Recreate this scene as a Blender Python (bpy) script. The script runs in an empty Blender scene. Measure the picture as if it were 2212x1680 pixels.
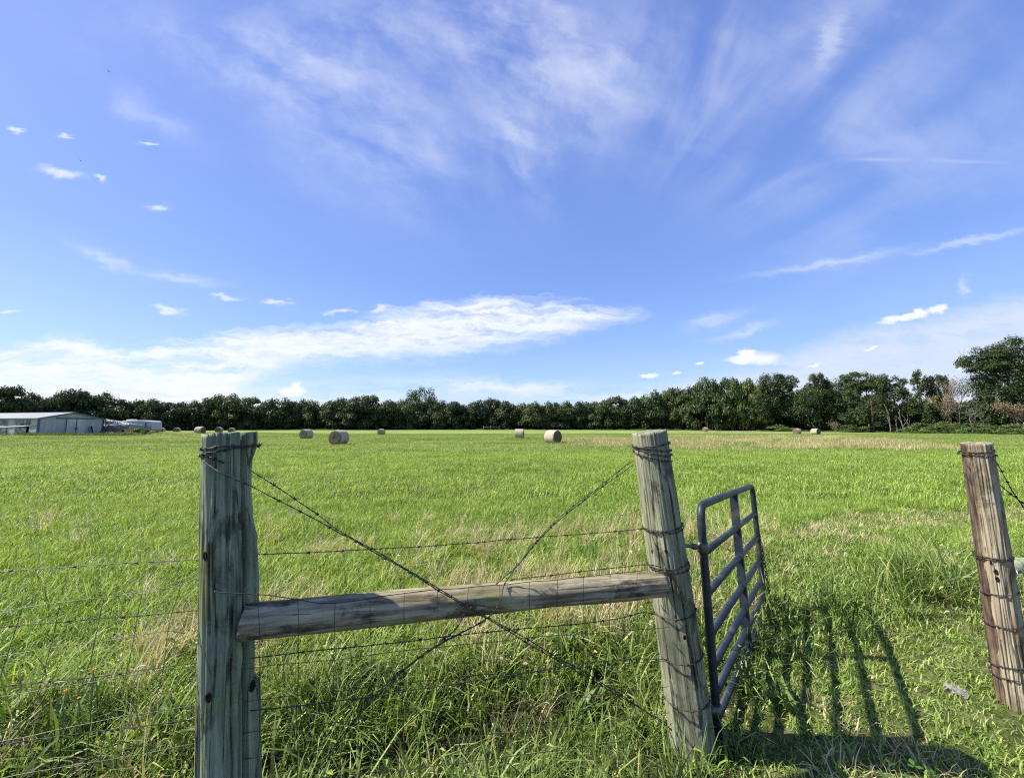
import bpy, math, random
import numpy as np
from mathutils import Vector, Matrix, noise as mnoise

random.seed(7)
C = bpy.context.scene.collection
R = math.radians
F, CX, CY, EYE = 820.0, 1105.5, 840.0, 1.6
PITCH = math.atan(82 / 820)
CP, SP = math.cos(PITCH), math.sin(PITCH)

# ------------------------------------------------------------------ helpers
def ray(px, py):
    xc = (px - CX) / F; yc = (CY - py) / F
    return Vector((xc, CP - yc * SP, yc * CP + SP))

def at(px, py, d):
    """world point seen at photo pixel (px, py) at distance d in front (world Y)"""
    r = ray(px, py); k = d / r.y
    return Vector((r.x * k, d, EYE + r.z * k))

def gx(px, d, py=930):
    r = ray(px, py); return r.x * d / r.y

def sstep(a, b, v):
    t = max(0.0, min(1.0, (v - a) / (b - a))); return t * t * (3 - 2 * t)

def ground_h(x, y):
    h = 0.035 * mnoise.noise(Vector((x * .7, y * .7, 1.3))) * sstep(60, 8, y)
    h += -0.16 * sstep(12, 40, y) + -0.05 * sstep(50, 80, y) + 0.5 * sstep(90, 175, y)
    h += 0.42 * sstep(-40, -62, x) * sstep(30, 60, y) * sstep(120, 85, y)
    fdv = -.297 * (x + 1.03) + .955 * (y - 1.45)
    h -= .22 * math.exp(-((fdv - .5) / .42) ** 2) * sstep(1.15, .5, x)
    h += 0.10 * sstep(1.4, 3.0, x) * sstep(2.6, 4.0, y) * sstep(9, 5, y) * sstep(7, 4, x)
    h += 0.10 * mnoise.noise(Vector((x * .06, y * .06, 4.0))) * sstep(8, 25, y)
    return h

def link(o, parent=None):
    C.objects.link(o)
    if parent is not None: o.parent = parent
    return o

def mesh_obj(name, verts, faces, mat, parent=None, smooth=False, mats=None, fmat=None):
    me = bpy.data.meshes.new(name)
    me.from_pydata([tuple(v) for v in verts], [], faces)
    for m in (mats or [mat]): me.materials.append(m)
    if smooth: me.polygons.foreach_set('use_smooth', [True] * len(me.polygons))
    if fmat is not None: me.polygons.foreach_set('material_index', fmat)
    me.update()
    return link(bpy.data.objects.new(name, me), parent)

def tag(o, label=None, cat=None, group=None, kind=None):
    if label: o['label'] = label
    if cat: o['category'] = cat
    if group: o['group'] = group
    if kind: o['kind'] = kind
    return o

def empty(name, loc, rz=0.0):
    o = bpy.data.objects.new(name, None); o.location = loc; o.rotation_euler = (0, 0, rz)
    o.empty_display_size = .2
    return link(o)

class MB:
    """collects primitives and links them as one mesh object"""
    def __init__(s): s.v = []; s.f = []; s.sm = []
    def add(s, vs, fs, smooth=False):
        b = len(s.v); s.v += [Vector(v) for v in vs]
        s.f += [tuple(i + b for i in f) for f in fs]; s.sm += [smooth] * len(fs)
    def box(s, lo, hi, M=None):
        x0, y0, z0 = lo; x1, y1, z1 = hi
        vs = [Vector(p) for p in ((x0,y0,z0),(x1,y0,z0),(x1,y1,z0),(x0,y1,z0),(x0,y0,z1),(x1,y0,z1),(x1,y1,z1),(x0,y1,z1))]
        if M: vs = [M @ v for v in vs]
        s.add(vs, [(0,3,2,1),(4,5,6,7),(0,1,5,4),(1,2,6,5),(2,3,7,6),(3,0,4,7)])
    def tube(s, pts, r, n=8, caps=True):
        pts = [Vector(p) for p in pts]; k = len(pts)
        rs = r if isinstance(r, (list, tuple)) else [r] * k
        t0 = (pts[1] - pts[0]).normalized()
        up = Vector((0, 0, 1)) if abs(t0.z) < .9 else Vector((1, 0, 0))
        u = t0.cross(up).normalized()
        vs = []
        for i, p in enumerate(pts):
            t = (pts[min(i + 1, k - 1)] - pts[max(i - 1, 0)])
            if t.length < 1e-9: t = t0.copy()
            t.normalize()
            u = (u - t * u.dot(t)).normalized(); w = t.cross(u)
            for j in range(n):
                a = 2 * math.pi * j / n
                vs.append(p + (u * math.cos(a) + w * math.sin(a)) * rs[i])
        fs = [(i*n+j, i*n+(j+1) % n, (i+1)*n+(j+1) % n, (i+1)*n+j) for i in range(k-1) for j in range(n)]
        if caps: fs += [tuple(range(n))[::-1], tuple((k-1)*n + j for j in range(n))]
        s.add(vs, fs, True)
    def build(s, name, mat, parent=None):
        o = mesh_obj(name, s.v, s.f, mat, parent)
        o.data.polygons.foreach_set('use_smooth', s.sm)
        return o

# ------------------------------------------------------------------ materials
def new_mat(name):
    m = bpy.data.materials.new(name); m.use_nodes = True
    nt = m.node_tree; nt.nodes.clear()
    out = nt.nodes.new('ShaderNodeOutputMaterial')
    return m, nt, out

class NG:
    """tiny node-graph writer"""
    def __init__(s, nt): s.nt = nt
    def n(s, t, **kw):
        x = s.nt.nodes.new(t)
        for k, v in kw.items(): setattr(x, k, v)
        return x
    def put(s, sock, v):
        if isinstance(v, bpy.types.NodeSocket): s.nt.links.new(v, sock)
        elif v is not None: sock.default_value = v
    def m(s, op, a, b=None, c=None, clamp=False):
        x = s.n('ShaderNodeMath', operation=op); x.use_clamp = clamp
        s.put(x.inputs[0], a)
        if b is not None: s.put(x.inputs[1], b)
        if c is not None: s.put(x.inputs[2], c)
        return x.outputs[0]
    def ss(s, v, a, b):
        x = s.n('ShaderNodeMapRange', interpolation_type='SMOOTHSTEP')
        s.put(x.inputs[0], v); s.put(x.inputs[1], a); s.put(x.inputs[2], b)
        return x.outputs[0]
    def mix(s, f, a, b, mode='MIX'):
        x = s.n('ShaderNodeMix', data_type='RGBA', blend_type=mode)
        s.put(x.inputs[0], f)
        for i, v in ((6, a), (7, b)):
            s.put(x.inputs[i], (*v, 1) if isinstance(v, tuple) and len(v) == 3 else v)
        return x.outputs[2]
    def xyz(s, a, b, c=0.0):
        x = s.n('ShaderNodeCombineXYZ')
        for i, v in enumerate((a, b, c)): s.put(x.inputs[i], v)
        return x.outputs[0]
    def noise(s, vec, scale, detail=4, rough=.55, dist=0.0):
        x = s.n('ShaderNodeTexNoise')
        if vec is not None: s.put(x.inputs['Vector'], vec)
        x.inputs['Scale'].default_value = scale; x.inputs['Detail'].default_value = detail
        x.inputs['Roughness'].default_value = rough; x.inputs['Distortion'].default_value = dist
        return x.outputs[0]
    def ramp(s, f, stops, interp='LINEAR'):
        x = s.n('ShaderNodeValToRGB'); cr = x.color_ramp; cr.interpolation = interp
        while len(cr.elements) < len(stops): cr.elements.new(.5)
        for e, (p, c) in zip(cr.elements, stops): e.position = p; e.color = (*c, 1)
        s.put(x.inputs[0], f); return x.outputs[0]
    def scalev(s, vec, sc):
        x = s.n('ShaderNodeVectorMath', operation='MULTIPLY')
        s.put(x.inputs[0], vec); x.inputs[1].default_value = sc; return x.outputs[0]
    def bump(s, h, strength, dist=.01):
        x = s.n('ShaderNodeBump'); s.put(x.inputs['Height'], h)
        x.inputs['Strength'].default_value = strength; x.inputs['Distance'].default_value = dist
        return x.outputs[0]
    def principled(s, out, col, rough=.8, spec=.3, normal=None, metal=0.0):
        p = s.n('ShaderNodeBsdfPrincipled')
        s.put(p.inputs['Base Color'], (*col, 1) if isinstance(col, tuple) else col)
        s.put(p.inputs['Roughness'], rough); p.inputs['Specular IOR Level'].default_value = spec
        s.put(p.inputs['Metallic'], metal)
        if normal is not None: s.put(p.inputs['Normal'], normal)
        if out is not None: s.nt.links.new(p.outputs[0], out.inputs[0])
        return p

def simple_mat(name, col, rough=.7, spec=.3, var=.25, scale=8.0, metal=0.0, bump=.15):
    m, nt, out = new_mat(name); g = NG(nt)
    tc = g.n('ShaderNodeTexCoord').outputs['Object']
    nz = g.noise(tc, scale, 6, .65)
    c = g.ramp(nz, [(.25, tuple(v * (1 - var) for v in col)), (.75, tuple(min(1, v * (1 + var)) for v in col))])
    g.principled(out, c, rough, spec, g.bump(nz, bump, .01), metal)
    return m

def leaf_mat(name, stops, trans=.35, patch=None, patch_scale=.25, patch_amt=(.45, .7), rough=.5, spec=.35, obj_var=.35, trans_tint=(1.25, 1.15, .6)):
    """leaves / blades: colour from a per-leaf 'tint', the instance's own random and broad world-space patches"""
    m, nt, out = new_mat(name); g = NG(nt)
    at_ = g.n('ShaderNodeAttribute', attribute_name='tint').outputs['Fac']
    rnd = g.n('ShaderNodeObjectInfo').outputs['Random']
    f = g.m('ADD', g.m('MULTIPLY', at_, 1 - obj_var), g.m('MULTIPLY', rnd, obj_var))
    col = g.ramp(f, stops)
    if patch:
        pos = g.n('ShaderNodeNewGeometry').outputs['Position']
        nz = g.noise(g.scalev(pos, (.45, 1.7, 1)), patch_scale, 5, .6, .3)
        col = g.mix(g.ss(nz, *patch_amt), col, g.mix(at_, patch[0], patch[1]))
        lush = g.noise(g.scalev(pos, (.22, 1.5, 1)), patch_scale * .55, 5, .65, .6)
        fine = g.noise(pos, 1.1, 4, .6)
        lush = g.m('ADD', g.m('MULTIPLY', lush, .65), g.m('MULTIPLY', fine, .35))
        col = g.mix(g.m('MULTIPLY', g.ss(lush, .48, .66), .5), col, g.mix(1.0, col, (.50, .66, .5), 'MULTIPLY'))
    p = g.principled(None, col, rough, spec)
    tr = g.n('ShaderNodeBsdfTranslucent')
    g.put(tr.inputs[0], g.mix(1.0, col, trans_tint, 'MULTIPLY'))
    mx = g.n('ShaderNodeMixShader'); mx.inputs[0].default_value = trans
    nt.links.new(p.outputs[0], mx.inputs[1]); nt.links.new(tr.outputs[0], mx.inputs[2])
    nt.links.new(mx.outputs[0], out.inputs[0])
    return m

def wood_mat(name, dark, mid, light, moss=(.16, .19, .04), moss_amt=.62, stain=(.07, .045, .03), stain_amt=.66, axis='z', seed=0.0, blot_amt=.72):
    m, nt, out = new_mat(name); g = NG(nt)
    tc = g.n('ShaderNodeTexCoord').outputs['Object']
    ad = g.n('ShaderNodeVectorMath', operation='ADD'); g.put(ad.inputs[0], tc); ad.inputs[1].default_value = (seed, seed * .7, seed * 1.3)
    v = ad.outputs[0]
    sc = {'z': (1, 1, .035), 'x': (.035, 1, 1)}[axis]; sc2 = {'z': (1, 1, .22), 'x': (.22, 1, 1)}[axis]
    gr = g.noise(g.scalev(v, sc), 62, 6, .66, .5)
    st = g.noise(g.scalev(v, sc2), 11, 6, .62, .8)
    big = g.noise(v, 4.0, 5, .6, .4)
    f = g.m('ADD', g.m('MULTIPLY', gr, .42), g.m('ADD', g.m('MULTIPLY', st, .36), g.m('MULTIPLY', big, .22)))
    col = g.ramp(f, [(.34, dark), (.46, mid), (.56, light), (.7, tuple(min(1, c * 1.3) for c in light))])
    col = g.mix(g.ss(st, stain_amt - .03, stain_amt + .1), col, stain)
    blot = g.noise(g.scalev(v, {'z': (1, 1, .5), 'x': (.5, 1, 1)}[axis]), 7.5, 6, .7, .6)
    col = g.mix(g.m('MULTIPLY', g.ss(blot, .52, .64), blot_amt), col, tuple(c * .75 for c in dark))
    col = g.mix(g.m('MULTIPLY', g.ss(big, moss_amt - .1, moss_amt + .12), .75), col, moss)
    cn = g.noise(g.scalev(v, {'z': (1, 1, .03), 'x': (.03, 1, 1)}[axis]), 17, 3, .5, .3)
    crack = g.m('MULTIPLY', g.ss(g.m('ABSOLUTE', g.m('SUBTRACT', cn, .5)), .022, .006), g.ss(big, .45, .55))
    col = g.mix(g.m('MULTIPLY', crack, .8), col, tuple(c * .3 for c in dark))
    h = g.m('SUBTRACT', gr, g.m('MULTIPLY', crack, .8))
    g.principled(out, col, .85, .2, g.bump(h, .7, .006))
    return m

M = {}
M['wire'] = simple_mat('rusted_wire', (.075, .06, .052), .6, .4, .5, 60, .6)
M['wire_zinc'] = simple_mat('weathered_zinc_wire', (.15, .14, .115), .5, .5, .4, 60, .7)
M['zinc'] = simple_mat('galvanised_steel', (.55, .57, .58), .35, .5, .2, 30, .9)
M['post_a'] = wood_mat('grey_green_weathered_wood', (.04, .044, .028), (.158, .182, .112), (.30, .33, .21), moss=(.17, .18, .035), moss_amt=.6, seed=1.0)
M['post_b'] = wood_mat('pale_weathered_wood', (.045, .043, .026), (.165, .168, .105), (.315, .315, .21), moss=(.2, .22, .07), moss_amt=.63, seed=5.0, stain=(.14, .10, .065), stain_amt=.7)
M['post_c'] = wood_mat('tan_weathered_wood', (.07, .05, .033), (.27, .215, .14), (.43, .37, .26), moss=(.24, .25, .09), moss_amt=.66, seed=9.0, stain=(.16, .10, .06), stain_amt=.66)
M['rot'] = wood_mat('brown_rotten_wood', (.014, .009, .007), (.075, .05, .035), (.26, .19, .135), moss_amt=.9, seed=3.0, stain=(.022, .014, .011), stain_amt=.53)
M['rail'] = wood_mat('grey_rail_wood', (.04, .032, .020), (.17, .142, .082), (.42, .37, .245), moss=(.19, .19, .05), moss_amt=.62, axis='x', seed=2.0, blot_amt=.85, stain=(.05, .045, .045), stain_amt=.62)
M['hole'] = simple_mat('dark_knot_wood', (.022, .016, .012), .9, .1, .5, 60)
def gate_mat():
    m, nt, out = new_mat('dark_navy_painted_steel'); g = NG(nt)
    tc = g.n('ShaderNodeTexCoord').outputs['Object']
    a = g.noise(tc, 7, 7, .7, .4); b = g.noise(tc, 38, 6, .7); d = g.noise(g.scalev(tc, (1, 1, 1.6)), 3.2, 6, .65)
    col = g.ramp(a, [(.3, (.009, .014, .023)), (.6, (.016, .025, .039)), (.8, (.034, .044, .058))])
    col = g.mix(g.m('MULTIPLY', g.ss(d, .5, .72), .5), col, (.13, .12, .095))
    col = g.mix(g.ss(g.m('ADD', g.m('MULTIPLY', b, .7), g.m('MULTIPLY', a, .3)), .61, .66), col, (.13, .06, .03))
    g.principled(out, col, g.ramp(b, [(.3, (.35, .35, .35)), (.7, (.65, .65, .65))]), .4, g.bump(b, .25, .002))
    return m
M['gate'] = gate_mat()

# bale
def bale_mat(name, col, spiral):
    m, nt, out = new_mat(name); g = NG(nt)
    tc = g.n('ShaderNodeTexCoord').outputs['Object']
    if spiral:
        w = g.n('ShaderNodeTexWave', wave_type='RINGS', rings_direction='Y')
        w.inputs['Scale'].default_value = 3.2; w.inputs['Distortion'].default_value = 5; w.inputs['Detail'].default_value = 3
        nt.links.new(tc, w.inputs['Vector']); a = w.outputs['Fac']
    else:
        a = g.noise(g.scalev(tc, (2.5, 9, 2.5)), 2.2, 5, .6)
    nz = g.noise(tc, 14, 6, .7)
    f = g.m('ADD', g.m('MULTIPLY', a, .25), g.m('MULTIPLY', nz, .75))
    c = g.ramp(f, [(.3, tuple(v * .45 for v in col)), (.5, col), (.72, tuple(min(1, v * 1.35) for v in col))])
    g.principled(out, c, .9, .1, g.bump(f, .8, .05))
    return m
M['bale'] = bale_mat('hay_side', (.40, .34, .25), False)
M['bale_end'] = bale_mat('hay_end_shaded', (.125, .112, .072), True)  # hay tone lowered well below the sides, shade of the ends put into colour
M['bark'] = simple_mat('tree_bark', (.12, .10, .08), .9, .1, .4, 3)
M['bark_pale'] = simple_mat('pale_dead_bark', (.155, .135, .115), .9, .1, .35, 3)

TG = [(.0, (.014, .026, .007)), (.45, (.040, .068, .016)), (.8, (.082, .118, .028)), (1, (.15, .18, .05))]
M['leaf'] = leaf_mat('oak_leaves', TG, .25, obj_var=.25)
M['leaf_yellow'] = leaf_mat('yellow_green_leaves', [(0, (.05, .075, .012)), (.5, (.11, .15, .025)), (1, (.22, .25, .05))], .3)
M['leaf_brown'] = leaf_mat('brown_dead_leaves', [(0, (.09, .06, .035)), (.5, (.235, .165, .095)), (1, (.38, .29, .18))], .2, trans_tint=(1.1, .95, .7))
M['leaf_bush'] = leaf_mat('bush_leaves', [(0, (.04, .07, .014)), (.5, (.09, .14, .03)), (1, (.19, .24, .07))], .3)

GREEN = [(0, (.07, .125, .018)), (.3, (.175, .275, .04)), (.62, (.31, .435, .07)), (.88, (.45, .55, .14)), (1, (.60, .61, .30))]
M['grass'] = leaf_mat('field_grass', GREEN, .38, patch=((.25, .345, .065), (.44, .51, .16)), patch_scale=.22, patch_amt=(.5, .74))
M['grass_far'] = leaf_mat('far_field_grass', [(0, (.09, .15, .027)), (.5, (.20, .285, .056)), (1, (.37, .43, .12))], .36, patch=((.26, .33, .08), (.40, .44, .16)), patch_scale=.06, patch_amt=(.45, .7), obj_var=.5)
M['grass_tall'] = leaf_mat('rank_grass', [(0, (.022, .042, .009)), (.35, (.075, .13, .021)), (.66, (.175, .25, .045)), (.87, (.36, .41, .12)), (1, (.64, .58, .34))], .26, rough=.5, spec=.3)
M['weed'] = leaf_mat('broad_weed_leaves', [(0, (.03, .06, .014)), (.6, (.09, .16, .03)), (1, (.2, .28, .07))], .25)
M['grass_dry'] = leaf_mat('dry_grass', [(0, (.36, .28, .14)), (.5, (.60, .49, .27)), (1, (.78, .69, .46))], .35, trans_tint=(1.05, 1, .8))
M['straw'] = leaf_mat('uncut_strip_grass', [(0, (.17, .21, .06)), (.4, (.36, .335, .15)), (.8, (.56, .475, .26)), (1, (.70, .60, .36))], .35, obj_var=.55)
M['grass_mown'] = leaf_mat('mown_grass', [(0, (.09, .16, .025)), (.45, (.21, .33, .055)), (.74, (.36, .46, .11)), (.9, (.53, .52, .22)), (1, (.72, .63, .40))], .35)
M['clover'] = leaf_mat('clover_leaves', [(0, (.03, .08, .015)), (1, (.09, .19, .04))], .3)

def ground_mat():
    m, nt, out = new_mat('field_soil'); g = NG(nt)
    pos = g.n('ShaderNodeNewGeometry').outputs['Position']
    a = g.noise(pos, 9, 8, .7); b = g.noise(pos, .12, 6, .62, .5); c = g.noise(g.scalev(pos, (.3, 2.2, 1)), .05, 4, .6)
    soil = g.ramp(a, [(.3, (.018, .02, .008)), (.5, (.045, .048, .02)), (.7, (.12, .10, .05))])
    thatch = g.ramp(a, [(.3, (.035, .045, .014)), (.5, (.095, .11, .035)), (.7, (.27, .235, .12))])
    sxy = g.n('ShaderNodeSeparateXYZ'); nt.links.new(pos, sxy.inputs[0])
    fdist = g.m('ADD', g.m('MULTIPLY', g.m('ADD', sxy.outputs[0], 1.03), -.297), g.m('MULTIPLY', g.m('SUBTRACT', sxy.outputs[1], 1.45), .955))
    near = g.mix(g.m('MULTIPLY', g.ss(sxy.outputs[0], .9, 1.5), g.ss(g.m('SUBTRACT', fdist, g.m('MULTIPLY', g.noise(pos, 1.3, 4), .5)), .25, -.05)), soil, thatch)
    far = g.ramp(g.m('ADD', g.m('MULTIPLY', a, .35), g.m('ADD', g.m('MULTIPLY', b, .35), g.m('MULTIPLY', c, .3))),
                 [(.36, (.12, .17, .04)), (.5, (.185, .25, .065)), (.62, (.27, .31, .10))])
    y = g.n('ShaderNodeSeparateXYZ'); nt.links.new(pos, y.inputs[0])
    col = g.mix(g.ss(y.outputs[1], 9, 32), near, far)
    g.principled(out, col, .95, .05, g.bump(a, .8, .08))
    return m
M['ground'] = ground_mat()

# ------------------------------------------------------------------ world, sun, camera
scene = bpy.context.scene
cam = bpy.data.cameras.new('camera'); cam.sensor_width = 36; cam.lens = 36 * F / 2211; cam.clip_end = 6000; cam.clip_start = .05
co = link(bpy.data.objects.new('camera', cam)); co.location = (0, 0, EYE); co.rotation_euler = (math.pi / 2 + PITCH, 0, 0)
scene.camera = co

SUN_EL, SUN_AZ = R(47.5), R(-89)          # azimuth from +Y towards +X: the sun stands to the left
sv = Vector((math.sin(SUN_AZ) * math.cos(SUN_EL), math.cos(SUN_AZ) * math.cos(SUN_EL), math.sin(SUN_EL)))
sl = bpy.data.lights.new('sun', 'SUN'); sl.energy = 5.0; sl.angle = R(.53); sl.color = (1, .95, .86)
so = link(bpy.data.objects.new('sun', sl)); so.rotation_euler = sv.to_track_quat('Z', 'Y').to_euler(); so.location = (-20, 0, 25)

def uv_of(px, py):
    r = ray(px, py); return r.x / r.y, r.z / r.y

def build_world():
    w = bpy.data.worlds.new('World'); scene.world = w; w.use_nodes = True
    nt = w.node_tree; nt.nodes.clear(); g = NG(nt)
    out = g.n('ShaderNodeOutputWorld'); bg = g.n('ShaderNodeBackground'); bg.inputs[1].default_value = .10
    nt.links.new(bg.outputs[0], out.inputs[0])
    sky = g.n('ShaderNodeTexSky', sky_type='NISHITA'); sky.sun_disc = False
    sky.sun_elevation = SUN_EL; sky.sun_rotation = SUN_AZ
    sky.air_density = 1.0; sky.dust_density = .8; sky.ozone_density = 2.5
    d = g.n('ShaderNodeTexCoord').outputs['Generated']
    sp = g.n('ShaderNodeSeparateXYZ'); nt.links.new(d, sp.inputs[0])
    x, y, z = sp.outputs
    yy = g.m('MAXIMUM', y, .08)
    U = g.m('DIVIDE', x, yy); V = g.m('DIVIDE', z, yy)
    # domain warp shared by all the clouds
    def warp(sc, amt, seed):
        n = g.n('ShaderNodeTexNoise'); n.inputs['Scale'].default_value = sc; n.inputs['Detail'].default_value = 5; n.inputs['Roughness'].default_value = .62
        nt.links.new(g.xyz(U, g.m('MULTIPLY', V, 2.2), seed), n.inputs['Vector'])
        s_ = g.n('ShaderNodeSeparateColor'); nt.links.new(n.outputs[1], s_.inputs[0])
        du = g.m('MULTIPLY', g.m('SUBTRACT', s_.outputs[0], .5), amt); dv = g.m('MULTIPLY', g.m('SUBTRACT', s_.outputs[1], .5), amt * .5)
        return g.m('ADD', U, du), g.m('ADD', V, dv)
    Uf, Vf = warp(14, .11, 3.1)
    Ub, Vb = warp(2.6, .26, 7.7)
    def gauss(px, py, sx, sy, ang, Uu, Vv, soft=None):
        u0, v0 = uv_of(px, py); k = 1 / F
        c_, s_ = math.cos(ang), math.sin(ang)
        du = g.m('SUBTRACT', Uu, u0); dv = g.m('SUBTRACT', Vv, v0)
        a = g.m('ADD', g.m('MULTIPLY', du, c_ / (sx * k)), g.m('MULTIPLY', dv, s_ / (sx * k)))
        b = g.m('ADD', g.m('MULTIPLY', du, -s_ / (sy * k)), g.m('MULTIPLY', dv, c_ / (sy * k)))
        r2 = g.m('ADD', g.m('MULTIPLY', a, a), g.m('MULTIPLY', b, b))
        if soft is None: return g.m('EXPONENT', g.m('MULTIPLY', r2, -1.0))
        return g.ss(g.m('SQRT', r2), 1.0, soft)
    def total(l):
        r = l[0]
        for q in l[1:]: r = g.m('ADD', r, q)
        return r
    def mx(l):
        r = l[0]
        for q in l[1:]: r = g.m('MAXIMUM', r, q)
        return r
    # --- fan of cirrus streaks
    u0, v0 = uv_of(1190, 720)
    du = g.m('SUBTRACT', U, u0); dv = g.m('SUBTRACT', V, v0)
    th = g.m('ARCTAN2', dv, du); rr = g.m('SQRT', g.m('ADD', g.m('MULTIPLY', du, du), g.m('MULTIPLY', dv, dv)))
    n1 = g.noise(g.xyz(g.m('MULTIPLY', th, 1.7), g.m('MULTIPLY', rr, 1.3), 2.0), 3.0, 8, .6, .2)
    n2 = g.noise(g.xyz(g.m('MULTIPLY', th, 1.45), g.m('MULTIPLY', rr, .4), 9.0), 4.0, 5, .5, .5)
    ca, sa = math.cos(R(-35)), math.sin(R(-35))
    aa = g.m('ADD', g.m('MULTIPLY', Ub, ca), g.m('MULTIPLY', Vb, sa)); bb = g.m('ADD', g.m('MULTIPLY', Ub, -sa), g.m('MULTIPLY', Vb, ca))
    n3 = g.noise(g.xyz(g.m('MULTIPLY', aa, .55), g.m('MULTIPLY', bb, 1.3), 5.0), 4.6, 9, .62, .12)
    mL = total([gauss(520, 140, 330, 80, R(-17), Ub, Vb), gauss(330, 250, 130, 30, R(-33), Ub, Vb), gauss(760, 60, 330, 110, 0, Ub, Vb),
                gauss(800, 300, 250, 150, R(-40), Ub, Vb), gauss(1250, 170, 190, 150, R(-60), Ub, Vb), gauss(1090, 60, 180, 180, 0, Ub, Vb),
                gauss(1130, 330, 70, 160, R(12), Ub, Vb)])
    mL = g.m('MINIMUM', mL, 1.25)
    body = g.ss(g.m('ADD', g.m('MULTIPLY', n1, .38), g.m('MULTIPLY', n3, .62)), .33, .76)
    cirL = g.m('MULTIPLY', g.m('MULTIPLY', g.m('MULTIPLY', mL, body), .54), g.ss(rr, .12, .5))
    mR = total([gauss(1900, 330, 520, 260, R(22), U, V), gauss(1800, 80, 420, 130, R(35), U, V), gauss(1450, 120, 300, 200, 0, U, V)])
    cirR = g.m('MULTIPLY', g.m('MULTIPLY', g.m('MINIMUM', mR, 1.0), g.ss(g.m('ADD', g.m('MULTIPLY', n2, .7), g.m('MULTIPLY', n3, .3)), .36, .7)), g.m('MULTIPLY', g.ss(rr, .3, .85), .36))
    # --- single thin wisps
    wisp = mx([gauss(1790, 568, 150, 9, R(10), Uf, Vf), gauss(2100, 520, 130, 7, R(12), Uf, Vf), gauss(1790, 90, 26, 75, R(-22), Uf, Vf),
               g.m('MULTIPLY', gauss(1895, 345, 50, 4.5, R(-1), Uf, V), .6), g.m('MULTIPLY', gauss(2075, 349, 75, 4, R(-2), Uf, V), .45), gauss(1540, 692, 60, 12, R(14), Uf, Vf), gauss(1600, 716, 60, 10, R(16), Uf, Vf),
               gauss(230, 560, 70, 12, R(-24), Uf, Vf), gauss(380, 600, 80, 10, R(-8), Uf, Vf), gauss(2080, 620, 12, 22, R(-20), Uf, Vf)])
    wisp = g.m('MULTIPLY', wisp, .36)
    # --- long bank near the horizon; top and bottom edges as curves over U
    def curve(pts):
        fc = g.n('ShaderNodeFloatCurve'); cv = fc.mapping.curves[0]
        P = []
        for px, py in pts:
            u, v = uv_of(px, py); P.append(((u + 1.5) / 3, v / .6))
        while len(cv.points) < len(P): cv.points.new(.5, .5)
        for p_, q in zip(cv.points, P): p_.location = q; p_.handle_type = 'AUTO'
        fc.mapping.update()
        g.put(fc.inputs[1], g.m('DIVIDE', g.m('ADD', Uf, 1.5), 3.0))
        return g.m('MULTIPLY', fc.outputs[0], .6)
    top1 = curve([(-60, 742), (60, 733), (150, 716), (250, 740), (330, 735), (420, 720), (520, 712), (640, 706), (760, 690), (870, 662), (950, 648), (1150, 641), (1300, 652), (1400, 664), (1440, 690), (1700, 760)])
    bot1 = curve([(-60, 900), (400, 890), (560, 815), (720, 778), (900, 768), (1080, 748), (1200, 725), (1300, 698), (1400, 674), (1440, 640), (1700, 560)])
    strat = g.noise(g.xyz(g.m('MULTIPLY', Uf, 1.0), g.m('MULTIPLY', Vf, 7.0), 1.0), 5.5, 8, .62, .5)
    sfine = g.noise(g.xyz(Uf, g.m('MULTIPLY', Vf, 3.0), 4.0), 17, 6, .62, .4)
    e1 = g.m('MULTIPLY', g.ss(g.m('SUBTRACT', g.m('ADD', top1, g.m('MULTIPLY', g.m('SUBTRACT', strat, .5), .06)), Vf), -.008, .04), g.ss(g.m('SUBTRACT', Vf, g.m('ADD', bot1, g.m('MULTIPLY', g.m('SUBTRACT', sfine, .5), .06))), -.03, .035))
    bank = g.m('MULTIPLY', e1, g.m('ADD', .22, g.m('MULTIPLY', .78, g.ss(g.m('ADD', g.m('MULTIPLY', strat, .65), g.m('MULTIPLY', sfine, .35)), .34, .6))))
    low = g.m('MULTIPLY', g.ss(V, .165, .02), g.ss(g.m('ADD', g.m('MULTIPLY', strat, .7), g.m('MULTIPLY', sfine, .3)), .36, .58))
    lowL = g.m('MULTIPLY', g.m('MULTIPLY', low, g.ss(U, .35, -.75)), 1.0)
    topR = curve([(1000, 905), (1250, 880), (1420, 850), (1560, 812), (1700, 770), (1850, 725), (2000, 690), (2211, 650), (2300, 640)])
    bankR = g.m('MULTIPLY', g.m('MULTIPLY', g.ss(g.m('SUBTRACT', topR, Vb), -.03, .05), g.ss(g.m('ADD', g.m('MULTIPLY', strat, .6), g.m('MULTIPLY', n3, .4)), .22, .56)), .9)
    midlow = g.m('MULTIPLY', g.m('MAXIMUM', gauss(1080, 835, 190, 16, R(-3), Uf, Vf), gauss(1350, 865, 260, 16, R(4), Uf, Vf)), g.m('MULTIPLY', g.ss(strat, .32, .58), .9))
    # --- small bright puffs
    def puff(px, py, sx, sy, ang=0, soft=.35): return gauss(px, py, sx * .8, sy * .75, R(ang), Uf, Vf)
    small = mx([puff(128, 374, 62, 15, -12, .1), puff(28, 282, 28, 8, -15, .1), puff(140, 295, 26, 6, -10, .1), puff(216, 386, 20, 9, -20, .1), puff(332, 447, 32, 12, -5, .1),
                puff(490, 643, 46, 9, -3, 0), puff(606, 654, 40, 7, 2, 0), puff(365, 668, 45, 12, -16, 0), puff(730, 672, 36, 8, 0, 0), puff(815, 668, 40, 12, 10, 0), puff(15, 670, 30, 6, 0, 0), puff(318, 309, 26, 5, 0, 0)])
    small = g.m('MULTIPLY', g.ss(g.m('MULTIPLY', small, g.m('ADD', .25, g.m('MULTIPLY', sfine, 1.3))), .02, 1.0), .72)
    Uf0, Vf0 = Uf, Vf
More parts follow.
